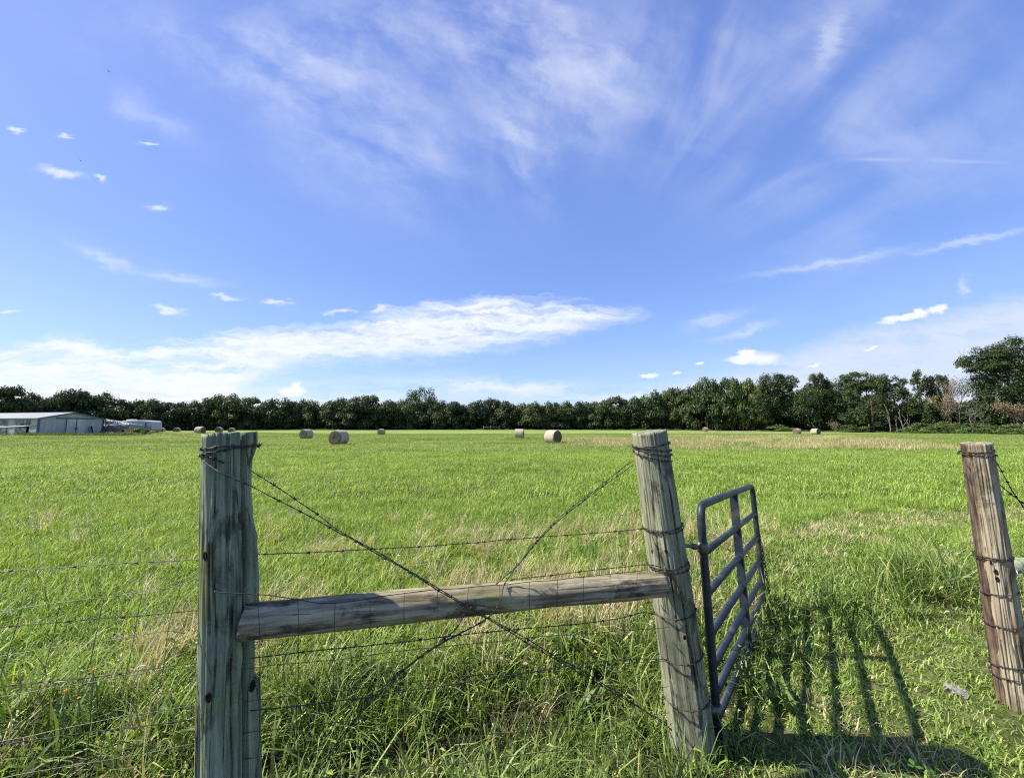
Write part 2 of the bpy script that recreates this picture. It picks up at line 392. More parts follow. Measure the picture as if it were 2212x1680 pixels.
    Uf, Vf = warp(26, .055, 11.3)
    cum = mx([gauss(632, 846, 34, 15, R(8), Uf, Vf, 0.37), gauss(640, 834, 14, 12, 0, Uf, Vf, 0.36), gauss(1610, 776, 52, 14, R(4), Uf, Vf, 0.33), gauss(1612, 764, 30, 15, 0, Uf, Vf, 0.33), gauss(1650, 774, 60, 20, 0, Uf, Vf, 0),
              gauss(1950, 686, 78, 10, R(12), Uf, Vf, 0.36), gauss(2022, 668, 30, 13, R(10), Uf, Vf, 0.36), gauss(1990, 676, 22, 14, 0, Uf, Vf, 0.36), gauss(1400, 813, 28, 7, R(6), Uf, Vf, 0.30), gauss(1458, 806, 14, 6, 0, Uf, Vf, 0.30), gauss(1510, 784, 16, 5, 0, Uf, Vf, 0.18),
              gauss(1880, 752, 30, 4, R(14), Uf, Vf, 0.06), gauss(1755, 790, 30, 4, R(16), Uf, Vf, 0.06), gauss(2085, 793, 22, 9, R(14), Uf, Vf, 0.24)])
    # --- combine
    skyc = g.mix(1.0, sky.outputs[0], (1.02, .95, 1.12), 'MULTIPLY')
    grad = g.ramp(g.m('DIVIDE', z, .85), [(0, (.25, .375, .555)), (.12, (.20, .34, .58)), (.4, (.118, .22, .51)), (1, (.074, .128, .395))])
    skyc = g.mix(.66, skyc, g.scalev(grad, (10, 10, 10)))
    front = g.ss(y, .1, .3)
    def over(base, col, a, k=1.0): return g.mix(g.m('MULTIPLY', g.m('MULTIPLY', a, front), k, clamp=True), base, col)
    W = (4.9, 5.1, 5.5)
    c = over(skyc, (4.1, 4.4, 5.4), cirR)
    c = over(c, (4.7, 5.0, 5.7), cirL)
    c = over(c, W, wisp)
    c = over(c, (4.1, 4.45, 5.1), g.m('MULTIPLY', g.m('MULTIPLY', g.ss(V, .24, .0), g.ss(U, -.1, .7)), g.m('ADD', .35, g.m('MULTIPLY', .65, g.ss(strat, .35, .6)))), .7)
    c = over(c, (4.0, 4.3, 5.05), bankR, .9)
    c = over(c, (4.9, 5.1, 5.5), lowL); c = over(c, (4.6, 4.9, 5.4), midlow)
    c = over(c, (5.0, 5.2, 5.6), bank, .96)
    c = over(c, W, small); c = over(c, (5.4, 5.45, 5.6), cum, .9)
    nt.links.new(c, bg.inputs[0])
build_world()
scene.view_settings.view_transform = 'Standard'; scene.view_settings.look = 'None'; scene.view_settings.exposure = .95; scene.view_settings.gamma = 1
cy = scene.cycles
cy.max_bounces = 4; cy.diffuse_bounces = 2; cy.glossy_bounces = 2; cy.transmission_bounces = 4; cy.transparent_max_bounces = 6
cy.sample_clamp_indirect = 4; cy.filter_width = 1.15; cy.use_denoising = False; cy.caustics_reflective = False; cy.caustics_refractive = False

# ------------------------------------------------------------------ ground
def build_ground():
    def axis(lo, hi, n, k):
        t = np.linspace(-1 if lo < 0 else 0, 1, n); return np.sinh(t * k) / math.sinh(k) * hi
    xs = axis(-1, 1800, 240, 8.5); ys = axis(0, 1800, 220, 8.0) - 6
    vs = [(x, y, ground_h(x, y) - .0) for y in ys for x in xs]
    nx = len(xs)
    fs = [(j*nx+i, j*nx+i+1, (j+1)*nx+i+1, (j+1)*nx+i) for j in range(len(ys)-1) for i in range(nx-1)]
    tag(mesh_obj('ground', vs, fs, M['ground'], smooth=True), kind='structure')
build_ground()

# ------------------------------------------------------------------ grass
def blades(seed, n, rad, lmin, lmax, width, bend=.7, square=False, lean0=.35, seedhead=0.0, rows=4, wind=0.0):
    r = np.random.default_rng(seed)
    if square: bx = r.uniform(-rad, rad, n); by = r.uniform(-rad, rad, n)
    else:
        q = rad * np.sqrt(r.random(n)); a = r.uniform(0, 6.283, n); bx, by = q * np.cos(a), q * np.sin(a)
    L = lmin + (lmax - lmin) * r.random(n) ** 1.4
    W = width * r.uniform(.6, 1.25, n)
    az = r.uniform(0, 6.283, n) ; th0 = lean0 * r.random(n) ** 1.2; bd = bend * r.uniform(.2, 1.6, n)
    sx, sy = -np.sin(az), np.cos(az)
    ts = np.linspace(0, 1, rows)
    wp = [1.0, .95, .72, .0] if rows == 4 else list(np.linspace(1, 0, rows))
    px = bx.copy(); py = by.copy(); pz = np.zeros(n) - .02
    tw = r.uniform(-.9, .9, n)
    V = []; 
    for k, t in enumerate(ts):
        if k:
            ang = th0 + bd * ((t + ts[k-1]) / 2) ** 1.4
            dl = L * (ts[k] - ts[k-1])
            px = px + np.cos(az) * np.sin(ang) * dl + wind * dl * t; py = py + np.sin(az) * np.sin(ang) * dl; pz = pz + np.cos(ang) * dl
        w = W * wp[k] * .5
        c_, s_ = np.cos(tw * t), np.sin(tw * t)
        ox, oy = (sx * c_ + np.cos(az) * s_) * w, (sy * c_ + np.sin(az) * s_) * w
        if k < rows - 1:
            V.append(np.stack([px - ox, py - oy, pz], 1)); V.append(np.stack([px + ox, py + oy, pz], 1))
        else: V.append(np.stack([px, py, pz], 1))
    nv = 2 * (rows - 1) + 1
    verts = np.stack(V, 1).reshape(-1, 3)
    base = np.arange(n) * nv
    faces = []
    for k in range(rows - 2):
        faces += np.stack([base + 2*k, base + 2*k+1, base + 2*k+3, base + 2*k+2], 1).tolist()
    faces += np.stack([base + nv - 3, base + nv - 2, base + nv - 1], 1).tolist()
    tint = np.repeat(r.random(n), nv)
    if seedhead > 0:                                     # nodding seed heads at the tips of some stems
        tips = verts.reshape(n, nv, 3)[:, -1]
        k = r.random(n) < seedhead
        ev, ef, et = [], [], []
        b0 = len(verts)
        for (tx, ty, tz), a_, l_ in zip(tips[k], az[k], L[k]):
            h = .05 + .05 * r.random(); w = .006 + .004 * r.random()
            dx, dy = math.cos(a_), math.sin(a_)
            ax = np.array([dx * .7, dy * .7, .5]) * h
            i0 = b0 + len(ev)
            ev += [(tx, ty, tz), (tx + ax[0]*.4 - dy*w, ty + ax[1]*.4 + dx*w, tz + ax[2]*.5), (tx + ax[0], ty + ax[1], tz + ax[2]*.6), (tx + ax[0]*.4 + dy*w, ty + ax[1]*.4 - dx*w, tz + ax[2]*.5),
                   (tx + ax[0]*.4, ty + ax[1]*.4, tz + ax[2]*.5 + w), (tx + ax[0]*.4, ty + ax[1]*.4, tz + ax[2]*.5 - w)]
            ef += [[i0, i0+1, i0+2, i0+3], [i0, i0+4, i0+2, i0+5]]; et += [.97] * 6
        if ev: verts = np.concatenate([verts, np.array(ev)]); faces += ef; tint = np.concatenate([tint, np.array(et)])
    return verts, faces, tint

def proto(coll, name, data, mat):
    v, f, t = data
    me = bpy.data.meshes.new(name); me.from_pydata(v.tolist(), [], f); me.materials.append(mat)
    a = me.attributes.new('tint', 'FLOAT', 'POINT'); a.data.foreach_set('value', np.asarray(t, dtype=np.float32))
    me.polygons.foreach_set('use_smooth', [True] * len(me.polygons))
    o = bpy.data.objects.new(name, me); coll.objects.link(o); return o

def scatter(name, pts, protos_coll, label):
    """one object of ground cover: pts = (x, y, z, tilt x, tilt y, turn, scale, index)"""
    pts = np.array(pts, dtype=np.float32)
    me = bpy.data.meshes.new(name); me.from_pydata(pts[:, :3].tolist(), [], [])
    a = me.attributes.new('rot', 'FLOAT_VECTOR', 'POINT'); a.data.foreach_set('vector', pts[:, 3:6].ravel())
    a = me.attributes.new('scl', 'FLOAT', 'POINT'); a.data.foreach_set('value', pts[:, 6].copy())
    a = me.attributes.new('idx', 'INT', 'POINT'); a.data.foreach_set('value', pts[:, 7].astype(np.int32))
    o = link(bpy.data.objects.new(name, me))
    ng = bpy.data.node_groups.new(name, 'GeometryNodeTree')
    ng.interface.new_socket('Geometry', in_out='INPUT', socket_type='NodeSocketGeometry')
    ng.interface.new_socket('Geometry', in_out='OUTPUT', socket_type='NodeSocketGeometry')
    gi = ng.nodes.new('NodeGroupInput'); go = ng.nodes.new('NodeGroupOutput')
    ci = ng.nodes.new('GeometryNodeCollectionInfo'); ci.inputs[0].default_value = protos_coll; ci.inputs[1].default_value = True; ci.inputs[2].default_value = True
    ip = ng.nodes.new('GeometryNodeInstanceOnPoints'); ip.inputs['Pick Instance'].default_value = True
    def na(nm, ty):
        x = ng.nodes.new('GeometryNodeInputNamedAttribute'); x.data_type = ty; x.inputs[0].default_value = nm; return x.outputs[0]
    L = ng.links.new
    L(gi.outputs[0], ip.inputs['Points']); L(ci.outputs[0], ip.inputs['Instance']); L(na('idx', 'INT'), ip.inputs['Instance Index'])
    L(na('rot', 'FLOAT_VECTOR'), ip.inputs['Rotation']); L(na('scl', 'FLOAT'), ip.inputs['Scale'])
    L(ip.outputs[0], go.inputs[0])
    md = o.modifiers.new('scatter', 'NODES'); md.node_group = ng
    return tag(o, label, 'grass', kind='stuff')

FA, FB = Vector((-1.03, 1.45)), Vector((.93, 2.06))            # the fence line on the ground
FD = (FB - FA).normalized(); FN = Vector((-FD.y, FD.x))
def fence_dist(x, y): return (Vector((x, y)) - FA).dot(FN)      # > 0 beyond the fence
def fence_along(x, y): return (Vector((x, y)) - FA).dot(FD)

def tri_pts(rng, d0, d1, dens, xmargin=.4, xlo=-9e9, xhi=9e9):
    """jittered points over the wedge of ground the lens can see"""
    out = []
    step = 1 / math.sqrt(dens)
    y = d0
    while y < d1:
        hw = 1.42 * y + xmargin
        x = max(-hw, xlo)
        while x < min(hw, xhi):
            out.append((x + rng.uniform(-.5, .5) * step, y + rng.uniform(-.5, .5) * step)); x += step
        y += step
    return out

def dry_mask(x, y):
    """how dry the tall grass is (places of bleached grass seen in the photo)"""
    v = 0.0
    for cx, cy_, rx, ry, k in ((.55, 3.8, .95, .6, 1.0), (-.5, 3.4, .5, .4, .6), (-1.9, 3.2, .6, .4, .55), (-2.3, 2.8, .4, .45, .5), (2.4, 4.6, .7, .5, .4), (3.2, 5.0, .9, .6, .35), (1.75, 3.3, .35, .5, .9), (-2.0, 2.0, .4, .3, .5),
                              (2.6, 5.4, 1.8, .9, .25), (.0, 4.9, 1.6, .8, .3)):
        q = ((x - cx) / rx) ** 2 + ((y - cy_) / ry) ** 2
        v = max(v, k * math.exp(-q))
    return v

def on_path(x, y):
    """mown gateway at the right and in front of the fence"""
    a = sstep(.75, 1.5, x) * sstep(.05, -.1, fence_dist(x, y) - .12 - .35 * sstep(1.6, 2.6, x))
    return a

TRACK = [(2.3, 2.4), (2.9, 3.6), (3.6, 4.7), (4.9, 5.9), (7.6, 7.0), (11.5, 7.8), (16, 8.3)]
def track(x, y):
    if x < 1.5: return 0.0
    best = 9.0
    for a, b in zip(TRACK, TRACK[1:]):
        a, b = Vector(a), Vector(b); p = Vector((x, y)); t = max(0, min(1, (p - a).dot(b - a) / (b - a).length_squared))
        best = min(best, (p - a.lerp(b, t)).length)
    return sstep(.75, .3, best + .3 * mnoise.noise(Vector((x * 1.5, y * 1.5, 9))))

def right_of_gate(x, y):
    return sstep(.02, .22, (x - 1.05) * .765 - (y - 2.12) * .644) * sstep(4.7, 4.1, y) * sstep(3.9, 3.3, x + .15 * y - .4)

def build_grass():
    rng = random.Random(11)
    # the field
    pc = bpy.data.collections.new('field grass kinds')
    for i in range(4): proto(pc, f'a_tuft_{i}', blades(20 + i, 95, .15, .06, .21, .0075, 1.3, lean0=1.05), M['grass'])            # 0-3 near
    for i in range(3): proto(pc, f'b_tuft_{i}', blades(30 + i, 340, .5, .08, .22, .014, 1.2, True, lean0=.95), M['grass'])          # 4-6 middle
    for i in range(3): proto(pc, f'c_tuft_{i}', blades(40 + i, 520, 1.6, .08, .24, .04, 1.0, True, lean0=.9, rows=3), M['grass_far'])   # 7-9 far
    pts = []
    for x, y in tri_pts(rng, 1.9, 8.5, 62, 1.4):
        fd = fence_dist(x, y)
        if fd < .75 + .25 * mnoise.noise(Vector((x * 1.3, y, 0))) or on_path(x, y) > .3: continue
        if right_of_gate(x, y) > .5 * rng.random() or track(x, y) > rng.random(): continue
        if rng.random() < .55 * dry_mask(x, y): continue
        s = rng.uniform(.65, 1.15) * (1 + .35 * mnoise.noise(Vector((x * .9, y * .9, 8))))
        pts.append((x, y, ground_h(x, y), rng.uniform(-.2, .2), rng.uniform(-.2, .2) + .08, rng.uniform(0, 6.28), s, rng.randrange(4)))
    for x, y in tri_pts(rng, 8.3, 26, 3.4, 3):
        s = rng.uniform(.75, 1.1) * (1 + .3 * mnoise.noise(Vector((x * .4, y * .4, 8))))
        pts.append((x, y, ground_h(x, y), 0, 0.05, rng.choice((0, 1.571, 3.142, 4.712)) + rng.uniform(-.3, .3), s, 4 + rng.randrange(3)))
    for x, y in tri_pts(rng, 25, 100, .30, 8):
        s = rng.uniform(.8, 1.15) * (1 + .3 * mnoise.noise(Vector((x * .08, y * .08, 8))))
        pts.append((x, y, ground_h(x, y), 0, 0, rng.choice((0, 1.571, 3.142, 4.712)) + rng.uniform(-.3, .3), s, 7 + rng.randrange(3)))
    scatter('meadow_grass', pts, pc, 'bright green mown hay meadow grass covering the whole field')
    # rank grass along the fence
    pc = bpy.data.collections.new('rank grass kinds')
    for i in range(4): proto(pc, f'a_tuft_{i}', blades(50 + i, 64, .13, .14, .50, .0080, 1.4, lean0=.75, seedhead=.06), M['grass_tall'])
    for i in range(2): proto(pc, f'b_tuft_{i}', blades(60 + i, 34, .16, .12, .36, .0135, 1.8, lean0=.8), M['grass_tall'])
    for i in range(2): proto(pc, f'c_weed_{i}', blades(65 + i, 26, .09, .10, .24, .034, 1.5, lean0=.9), M['weed'])
    pts = []
    for x, y in tri_pts(rng, .95, 4.0, 62, 1.3):
        fd = fence_dist(x, y); al = fence_along(x, y)
        if fd > 1.15 + .35 * mnoise.noise(Vector((x * 1.3, y, 0))) or fd < -.75 or on_path(x, y) > .35: continue
        if (right_of_gate(x, y) > .1 and rng.random() < .86) or (al > 2.3 + .1 * rng.random() and fd < .1): continue
        if rng.random() < .5 * dry_mask(x, y): continue
        gapn = mnoise.noise(Vector((x * 3.4, y * 3.4, 6)))
        if gapn < -.16 and fd > -.1: continue
        s = rng.uniform(.6, 1.1) * (1 + .5 * mnoise.noise(Vector((x * 1.6, y * 1.6, 3))))
        if fd < -.1: s *= .72
        if math.hypot(x - .95, y - 1.9) < .42 and rng.random() < .75: continue
        if fd < -.1 and math.hypot(x, y) < 1.1: continue
        pts.append((x, y, ground_h(x, y), rng.uniform(-.25, .25), rng.uniform(-.25, .25), rng.uniform(0, 6.28), s, 6 + rng.randrange(2) if rng.random() < .07 else rng.randrange(6)))
    # beside and behind the gate
    for x, y in tri_pts(rng, 2.3, 6.5, 30, 1.0, 1.0, 8):
        fd = fence_dist(x, y)
        if fd < .1: continue
        w = sstep(6.0, 4.2, y) * sstep(.1, .6, fd)
        if rng.random() > .7 * w or (right_of_gate(x, y) > .1 and rng.random() < .8) or track(x, y) > .3: continue
        s = rng.uniform(.45, .85) * (1 + .45 * mnoise.noise(Vector((x * 1.3, y * 1.3, 5))))
        pts.append((x, y, ground_h(x, y), rng.uniform(-.3, .3), rng.uniform(-.3, .3), rng.uniform(0, 6.28), s, rng.randrange(6)))
    scatter('rank_grass', pts, pc, 'rank dark green broad bladed grass growing up through the fence wire')
    # bleached stems
    pc = bpy.data.collections.new('dry grass kinds')
    for i in range(3): proto(pc, f'a_tuft_{i}', blades(70 + i, 40, .13, .18, .50, .0055, 1.1, lean0=.75, seedhead=.12), M['grass_dry'])
    for i in range(2): proto(pc, f'b_tuft_{i}', blades(80 + i, 260, 1.3, .25, .62, .03, .8, True, lean0=.6, rows=3), M['straw'])
    pts = []
    for x, y in tri_pts(rng, 1.75, 7, 60, 1.0):
        if fence_dist(x, y) < .12 or on_path(x, y) > .3: continue
        if track(x, y) > .3 or right_of_gate(x, y) > .15 or rng.random() > .75 * dry_mask(x, y) + .03: continue
        pts.append((x, y, ground_h(x, y), rng.uniform(-.4, .4), rng.uniform(-.4, .4), rng.uniform(0, 6.28), rng.uniform(.55, 1.0), rng.randrange(3)))
    for x, y in tri_pts(rng, 26, 72, .6, 1, 2, 60):
        # the unmown strip between the gate post and the wood
        px = CX + F * x / y
        lo = 1215 + 60 * mnoise.noise(Vector((y * .2, 3, 1))); hi = 2040 - (y - 30) * 6
        e = 1.0 if lo < px < hi else 0
        if px < 1420 and (y > 58 or y < 36): e = 0
        if y < 28.5 + 3 * mnoise.noise(Vector((x * .15, 0, 2))) : e = 0
        if y > 60 and px > 1850: e = 0
        if not e or rng.random() > .48 + 1.3 * mnoise.noise(Vector((x * .18, y * .12, 6))): continue
        pts.append((x, y, ground_h(x, y), 0, .08, rng.uniform(0, 6.28), rng.uniform(.6, 1.15), 3 + rng.randrange(2)))
    for i in range(60):
        px, d = rng.uniform(325, 430), rng.uniform(78, 92); x = gx(px, d)
        pts.append((x, d, ground_h(x, d), 0, 0, rng.uniform(0, 6.28), rng.uniform(.6, 1.0), 3 + rng.randrange(2)))
    for i in range(60):
        px, d = rng.uniform(1380, 1640), rng.uniform(110, 135); x = gx(px, d)
        pts.append((x, d, ground_h(x, d), 0, 0, rng.uniform(0, 6.28), rng.uniform(.6, 1.0), 3 + rng.randrange(2)))
    scatter('dry_grass', pts, pc, 'bleached straw coloured tall grass in uncut strips and along the fence')
    # mown gateway
    pc = bpy.data.collections.new('gateway grass kinds')
    for i in range(3): proto(pc, f'a_tuft_{i}', blades(90 + i, 120, .15, .03, .085, .0062, 1.4, lean0=1.1), M['grass_mown'])
    proto(pc, 'b_clover', clover(95), M['clover']); proto(pc, 'c_thatch', blades(98, 110, .16, .04, .13, .005, 1.2, lean0=1.35), M['grass_dry'])
    pts = []
    for x, y in tri_pts(rng, 1.5, 8.6, 75, 1.3, .6):
        rg = right_of_gate(x, y); tk = track(x, y)
        if on_path(x, y) < .12 and rg < .2 and tk < .25: continue
        s = rng.uniform(.7, 1.3) * (1 + .35 * max(0, rg - on_path(x, y)))
        pts.append((x, y, ground_h(x, y), rng.uniform(-.15, .15), rng.uniform(-.15, .15), rng.uniform(0, 6.28), s, 3 if rng.random() < .03 and y < 2.1 else 4 if rng.random() < max(.16 * tk * sstep(4, 5.5, y), .05 * on_path(x, y), .24 * sstep(2.1, 1.8, y)) else rng.randrange(3)))
    scatter('gateway_grass', pts, pc, 'short trampled yellow green grass and clover in the open gateway')
    # weeds along the foot of the wood
    pc = bpy.data.collections.new('weed kinds')
    for i in range(2): proto(pc, f'a_tuft_{i}', blades(97 + i, 260, 1.3, .4, 1.3, .10, .9, True, lean0=.5, rows=3), M['leaf_bush'])
    pts = []
    for i in range(330):
        px = rng.uniform(1650, 2260); d = TL(px) - rng.uniform(3, 9); x = gx(px, d)
        pts.append((x, d, ground_h(x, d), 0, 0, rng.uniform(0, 6.28), rng.uniform(.3, .85) * (1 if px > 1950 else .7), rng.randrange(2)))
    for i in range(260):
        px = rng.uniform(-40, 1660); d = TL(px) - rng.uniform(4, 8); x = gx(px, d)
        pts.append((x, d, ground_h(x, d), 0, 0, rng.uniform(0, 6.28), rng.uniform(.4, .8), rng.randrange(2)))
    for i in range(60):
        px = rng.uniform(-10, 300); d = rng.uniform(60, 63.5); x = gx(px, d)
        pts.append((x, d, ground_h(x, d), 0, 0, rng.uniform(0, 6.28), rng.uniform(.35, .7), rng.randrange(2)))
    o = scatter('tall_weeds', pts, pc, 'leafy green weeds along the foot of the wood and barn'); o['category'] = 'weeds'

def clover(seed):
    r = np.random.default_rng(seed); V = []; Fc = []; T = []
    for k in range(60):
        a = r.uniform(0, 6.28); q = .14 * math.sqrt(r.random()); cx, cy_ = q * math.cos(a), q * math.sin(a); h = r.uniform(.03, .08); t = r.random(); s = r.uniform(.008, .014)
        for j in range(3):
            b = a + j * 2.094; u = np.array([math.cos(b), math.sin(b), .25]); w = np.array([-math.sin(b), math.cos(b), 0]); o = np.array([cx, cy_, h]); i = len(V)
            V += [o, o + u*s + w*s*.7, o + u*s*1.9, o + u*s - w*s*.7]; Fc.append([i, i+1, i+2, i+3]); T += [t] * 4
    return np.array(V), Fc, np.array(T)

# ------------------------------------------------------------------ trees
def TL(px):
    """distance of the wood's edge for a direction"""
    P = [(-300, 105), (0, 118), (250, 140), (420, 160), (800, 178), (1250, 178), (1500, 160), (1700, 140), (1900, 122), (2050, 108), (2211, 96), (2600, 80)]
    for (a, b), (c, d) in zip(P, P[1:]):
        if px <= c: return b + (d - b) * max(0, (px - a)) / (c - a)
    return P[-1][1]

def crown_data(seed, n_clump, per, leaf, squash=.62, top_bias=1.0, low=0.0, fill=.35, cl=(.2, .34), shape='round'):
    """leaf cards of a crown in a unit envelope: x,y in -1..1, z in low..1, gathered in clumps round limb ends"""
    r = np.random.default_rng(seed); V = []; T = []
    cs = []
    while len(cs) < n_clump:
        p = r.uniform(-1, 1, 3); z = (p[2] + 1) / 2
        if shape == 'round': env = math.sqrt(max(0, 1 - abs(2 * z - .86) ** 2.3 / 1.5)) if z < .93 else .45
        elif shape == 'column': env = .9 * math.sqrt(max(0, 1 - (2 * z - 1) ** 4)) + .08
        else: env = (.35 + .65 * math.sin(min(1, z * 1.25) * math.pi * .62)) if z < .9 else .5
        q = math.hypot(p[0], p[1])
        if q > env or (q < env * .55 and z < .75 and r.random() > fill): continue
        cs.append((p[0], p[1], low + (1 - low) * z * .9))
    for c in cs:
        s = r.uniform(*cl); t0 = r.normal(0, .13)
        n = int(per * (s / cl[1]) ** 2)
        d = r.normal(size=(n, 3)); d /= np.linalg.norm(d, axis=1)[:, None]
        d[:, 2] = np.abs(d[:, 2]) * 1.1 - .35 * r.random(n)
        rad = s * (.55 + .5 * r.random(n))
        pos = np.array(c) + d * rad[:, None] * np.array([1, 1, squash])
        nrm = d * .9 + r.normal(0, .45, (n, 3)) + np.array([0, 0, .35]); nrm /= np.linalg.norm(nrm, axis=1)[:, None]
        a = np.cross(nrm, r.normal(size=(n, 3))); a /= np.linalg.norm(a, axis=1)[:, None] + 1e-9
        V.append((pos, nrm, a, np.clip(.45 + t0 + r.normal(0, .17, n), 0, 1), leaf * r.uniform(.6, 1.35, n)))
    return [np.concatenate(q) for q in zip(*V)]

def crown_mesh(name, data, mat, rx, h, z0=0.0):
    pos, nrm, a, tint, sz = data
    pos = pos * np.array([rx, rx, h]); pos[:, 2] += z0
    b = np.cross(nrm, a); s = sz[:, None]
    v = np.stack([pos - a * s, pos - b * s * .62 + nrm * s * .12, pos + a * s, pos + b * s * .62 + nrm * s * .12], 1).reshape(-1, 3)
    n = len(pos); base = np.arange(n) * 4
    me = bpy.data.meshes.new(name)
    me.from_pydata(v.tolist(), [], np.stack([base, base+1, base+2, base+3], 1).tolist())
    at_ = me.attributes.new('tint', 'FLOAT', 'POINT'); at_.data.foreach_set('value', np.repeat(tint, 4).astype(np.float32))
    me.materials.append(mat); return me

def trunk_mb(seed, h, r0, limbs=5, spread=.5, lo=.35, fork=1):
    rr = random.Random(seed); mb = MB()
    pts = [Vector((0, 0, -.3))]; k = 7
    for i in range(1, k + 1): pts.append(Vector((rr.uniform(-.02, .02) * h * i / k * 1.5, rr.uniform(-.02, .02) * h, h * i / k)))
    mb.tube(pts, [r0 * (1.25 if i == 0 else 1 - .8 * i / k) for i in range(k + 1)], 8)
    def limb(p, d, L, r, lev):
        q = [p]; 
        for i in range(4):
            d = (d + Vector((rr.uniform(-.25, .25), rr.uniform(-.25, .25), rr.uniform(-.05, .28)))).normalized(); q.append(q[-1] + d * L / 4)
        mb.tube(q, [r * (1 - .75 * i / 4) for i in range(5)], 6)
        if lev:
            for j in range(3):
                e = Vector((rr.uniform(-1, 1), rr.uniform(-1, 1), rr.uniform(.1, .9))).normalized()
                limb(q[rr.choice((2, 3, 4))], (d * .5 + e * .7).normalized(), L * rr.uniform(.4, .65), r * .42, lev - 1)
    for i in range(limbs):
        z = lo + (1 - lo) * .9 * i / limbs; a = i * 2.4 + rr.uniform(-.4, .4); j = min(k - 1, int(z * k))
        p = pts[j].lerp(pts[j + 1], z * k - j)
        limb(p, Vector((math.cos(a), math.sin(a), .55)).normalized(), h * spread * (1.1 - .6 * z), r0 * .5 * (1.15 - z), fork)
    return mb

CROWNS = {}
def get_crown(kind, i):
    key = (kind, i)
    if key not in CROWNS:
        if kind == 'wood': d = crown_data(100 + i, 52, 300, .26, cl=(.22, .36), fill=.6); CROWNS[key] = crown_mesh('crown', scale_leaf(d), M['leaf'], 1, 1)
        if kind == 'yellow': d = crown_data(140 + i, 50, 300, .26, cl=(.22, .36), fill=.6); CROWNS[key] = crown_mesh('crown', scale_leaf(d), M['leaf_yellow'], 1, 1)
    return CROWNS[key]
def scale_leaf(d):
    d = list(d); d[4] = d[4] * .14; return d

TR = bpy.data.meshes
def wood_tree(px, top, D, wpx, i, label, kind='wood', group='trees of the far wood', name='broadleaf_tree'):
    """a leafy tree of the wood's edge, its crown reaching almost to the ground"""
    rr = random.Random(int(px * 7 + top))
    x = gx(px, D); z = ground_h(x, D)
    ht = EYE + (922 - top) / F * D - z
    rad = wpx / F * D / 2
    t = empty('broadleaf_tree', (x, D, z), rr.uniform(0, 6.28))
    tag(t, label, 'tree', group)
    cme = get_crown(kind, i)
    c = link(bpy.data.objects.new('crown', cme), t); lo = rr.uniform(.0, .5)
    c.location = (0, 0, lo); c.scale = (rad * rr.uniform(.92, 1.1), rad * rr.uniform(.92, 1.1), (ht - lo) * 1.0)
    if 'trunk' not in CROWNS: CROWNS['trunk'] = trunk_mb(5, 1, .022, 6, .42).build('trunk', M['bark'], t).data
    else: link(bpy.data.objects.new('trunk', CROWNS['trunk']), t)
    k = [q for q in t.children if q.name.startswith('trunk')][0]; k.scale = (ht * .85,) * 3
    return t

def special_tree(name, px, top, D, wpx, seed, label, crowns, trunk_h=.85, r0=.22, limbs=6, spread=.45, lo=.35, bark='bark', leafmat='leaf', group=None, fork=1):
    """crowns: (dx px, top px, width px, low fraction, clumps, per, leaf m, shape)"""
    x = gx(px, D); z = ground_h(x, D); k = D / F
    t = empty(name, (x, D, z)); tag(t, label, 'tree', group)
    H = EYE + (922 - top) * k - z
    trunk_mb(seed, H * trunk_h, r0, limbs, spread, lo, fork).build('trunk', M[bark], t)
    V = []
    for j, (dx, tp, w, bot, nc, per, lf, shp) in enumerate(crowns):
        h1 = EYE + (922 - tp) * k - z; h0 = max(.2, EYE + (922 - bot) * k - z); rad = w * k / 2
        d = list(crown_data(seed * 10 + j, int(nc * 1.1), int(per * 1.15), 1.0, cl=(.2, .38), shape=shp, fill=.4, squash=.78))
        d[4] = d[4] * lf
        d[0] = d[0] * np.array([rad, rad * .9, (h1 - h0)]) + np.array([dx * k, 0, h0]); V.append(d)
    if V:
        d = [np.concatenate(q) for q in zip(*V)]
        link(bpy.data.objects.new('crown', crown_mesh('crown', d, M[leafmat], 1, 1)), t)
    return t

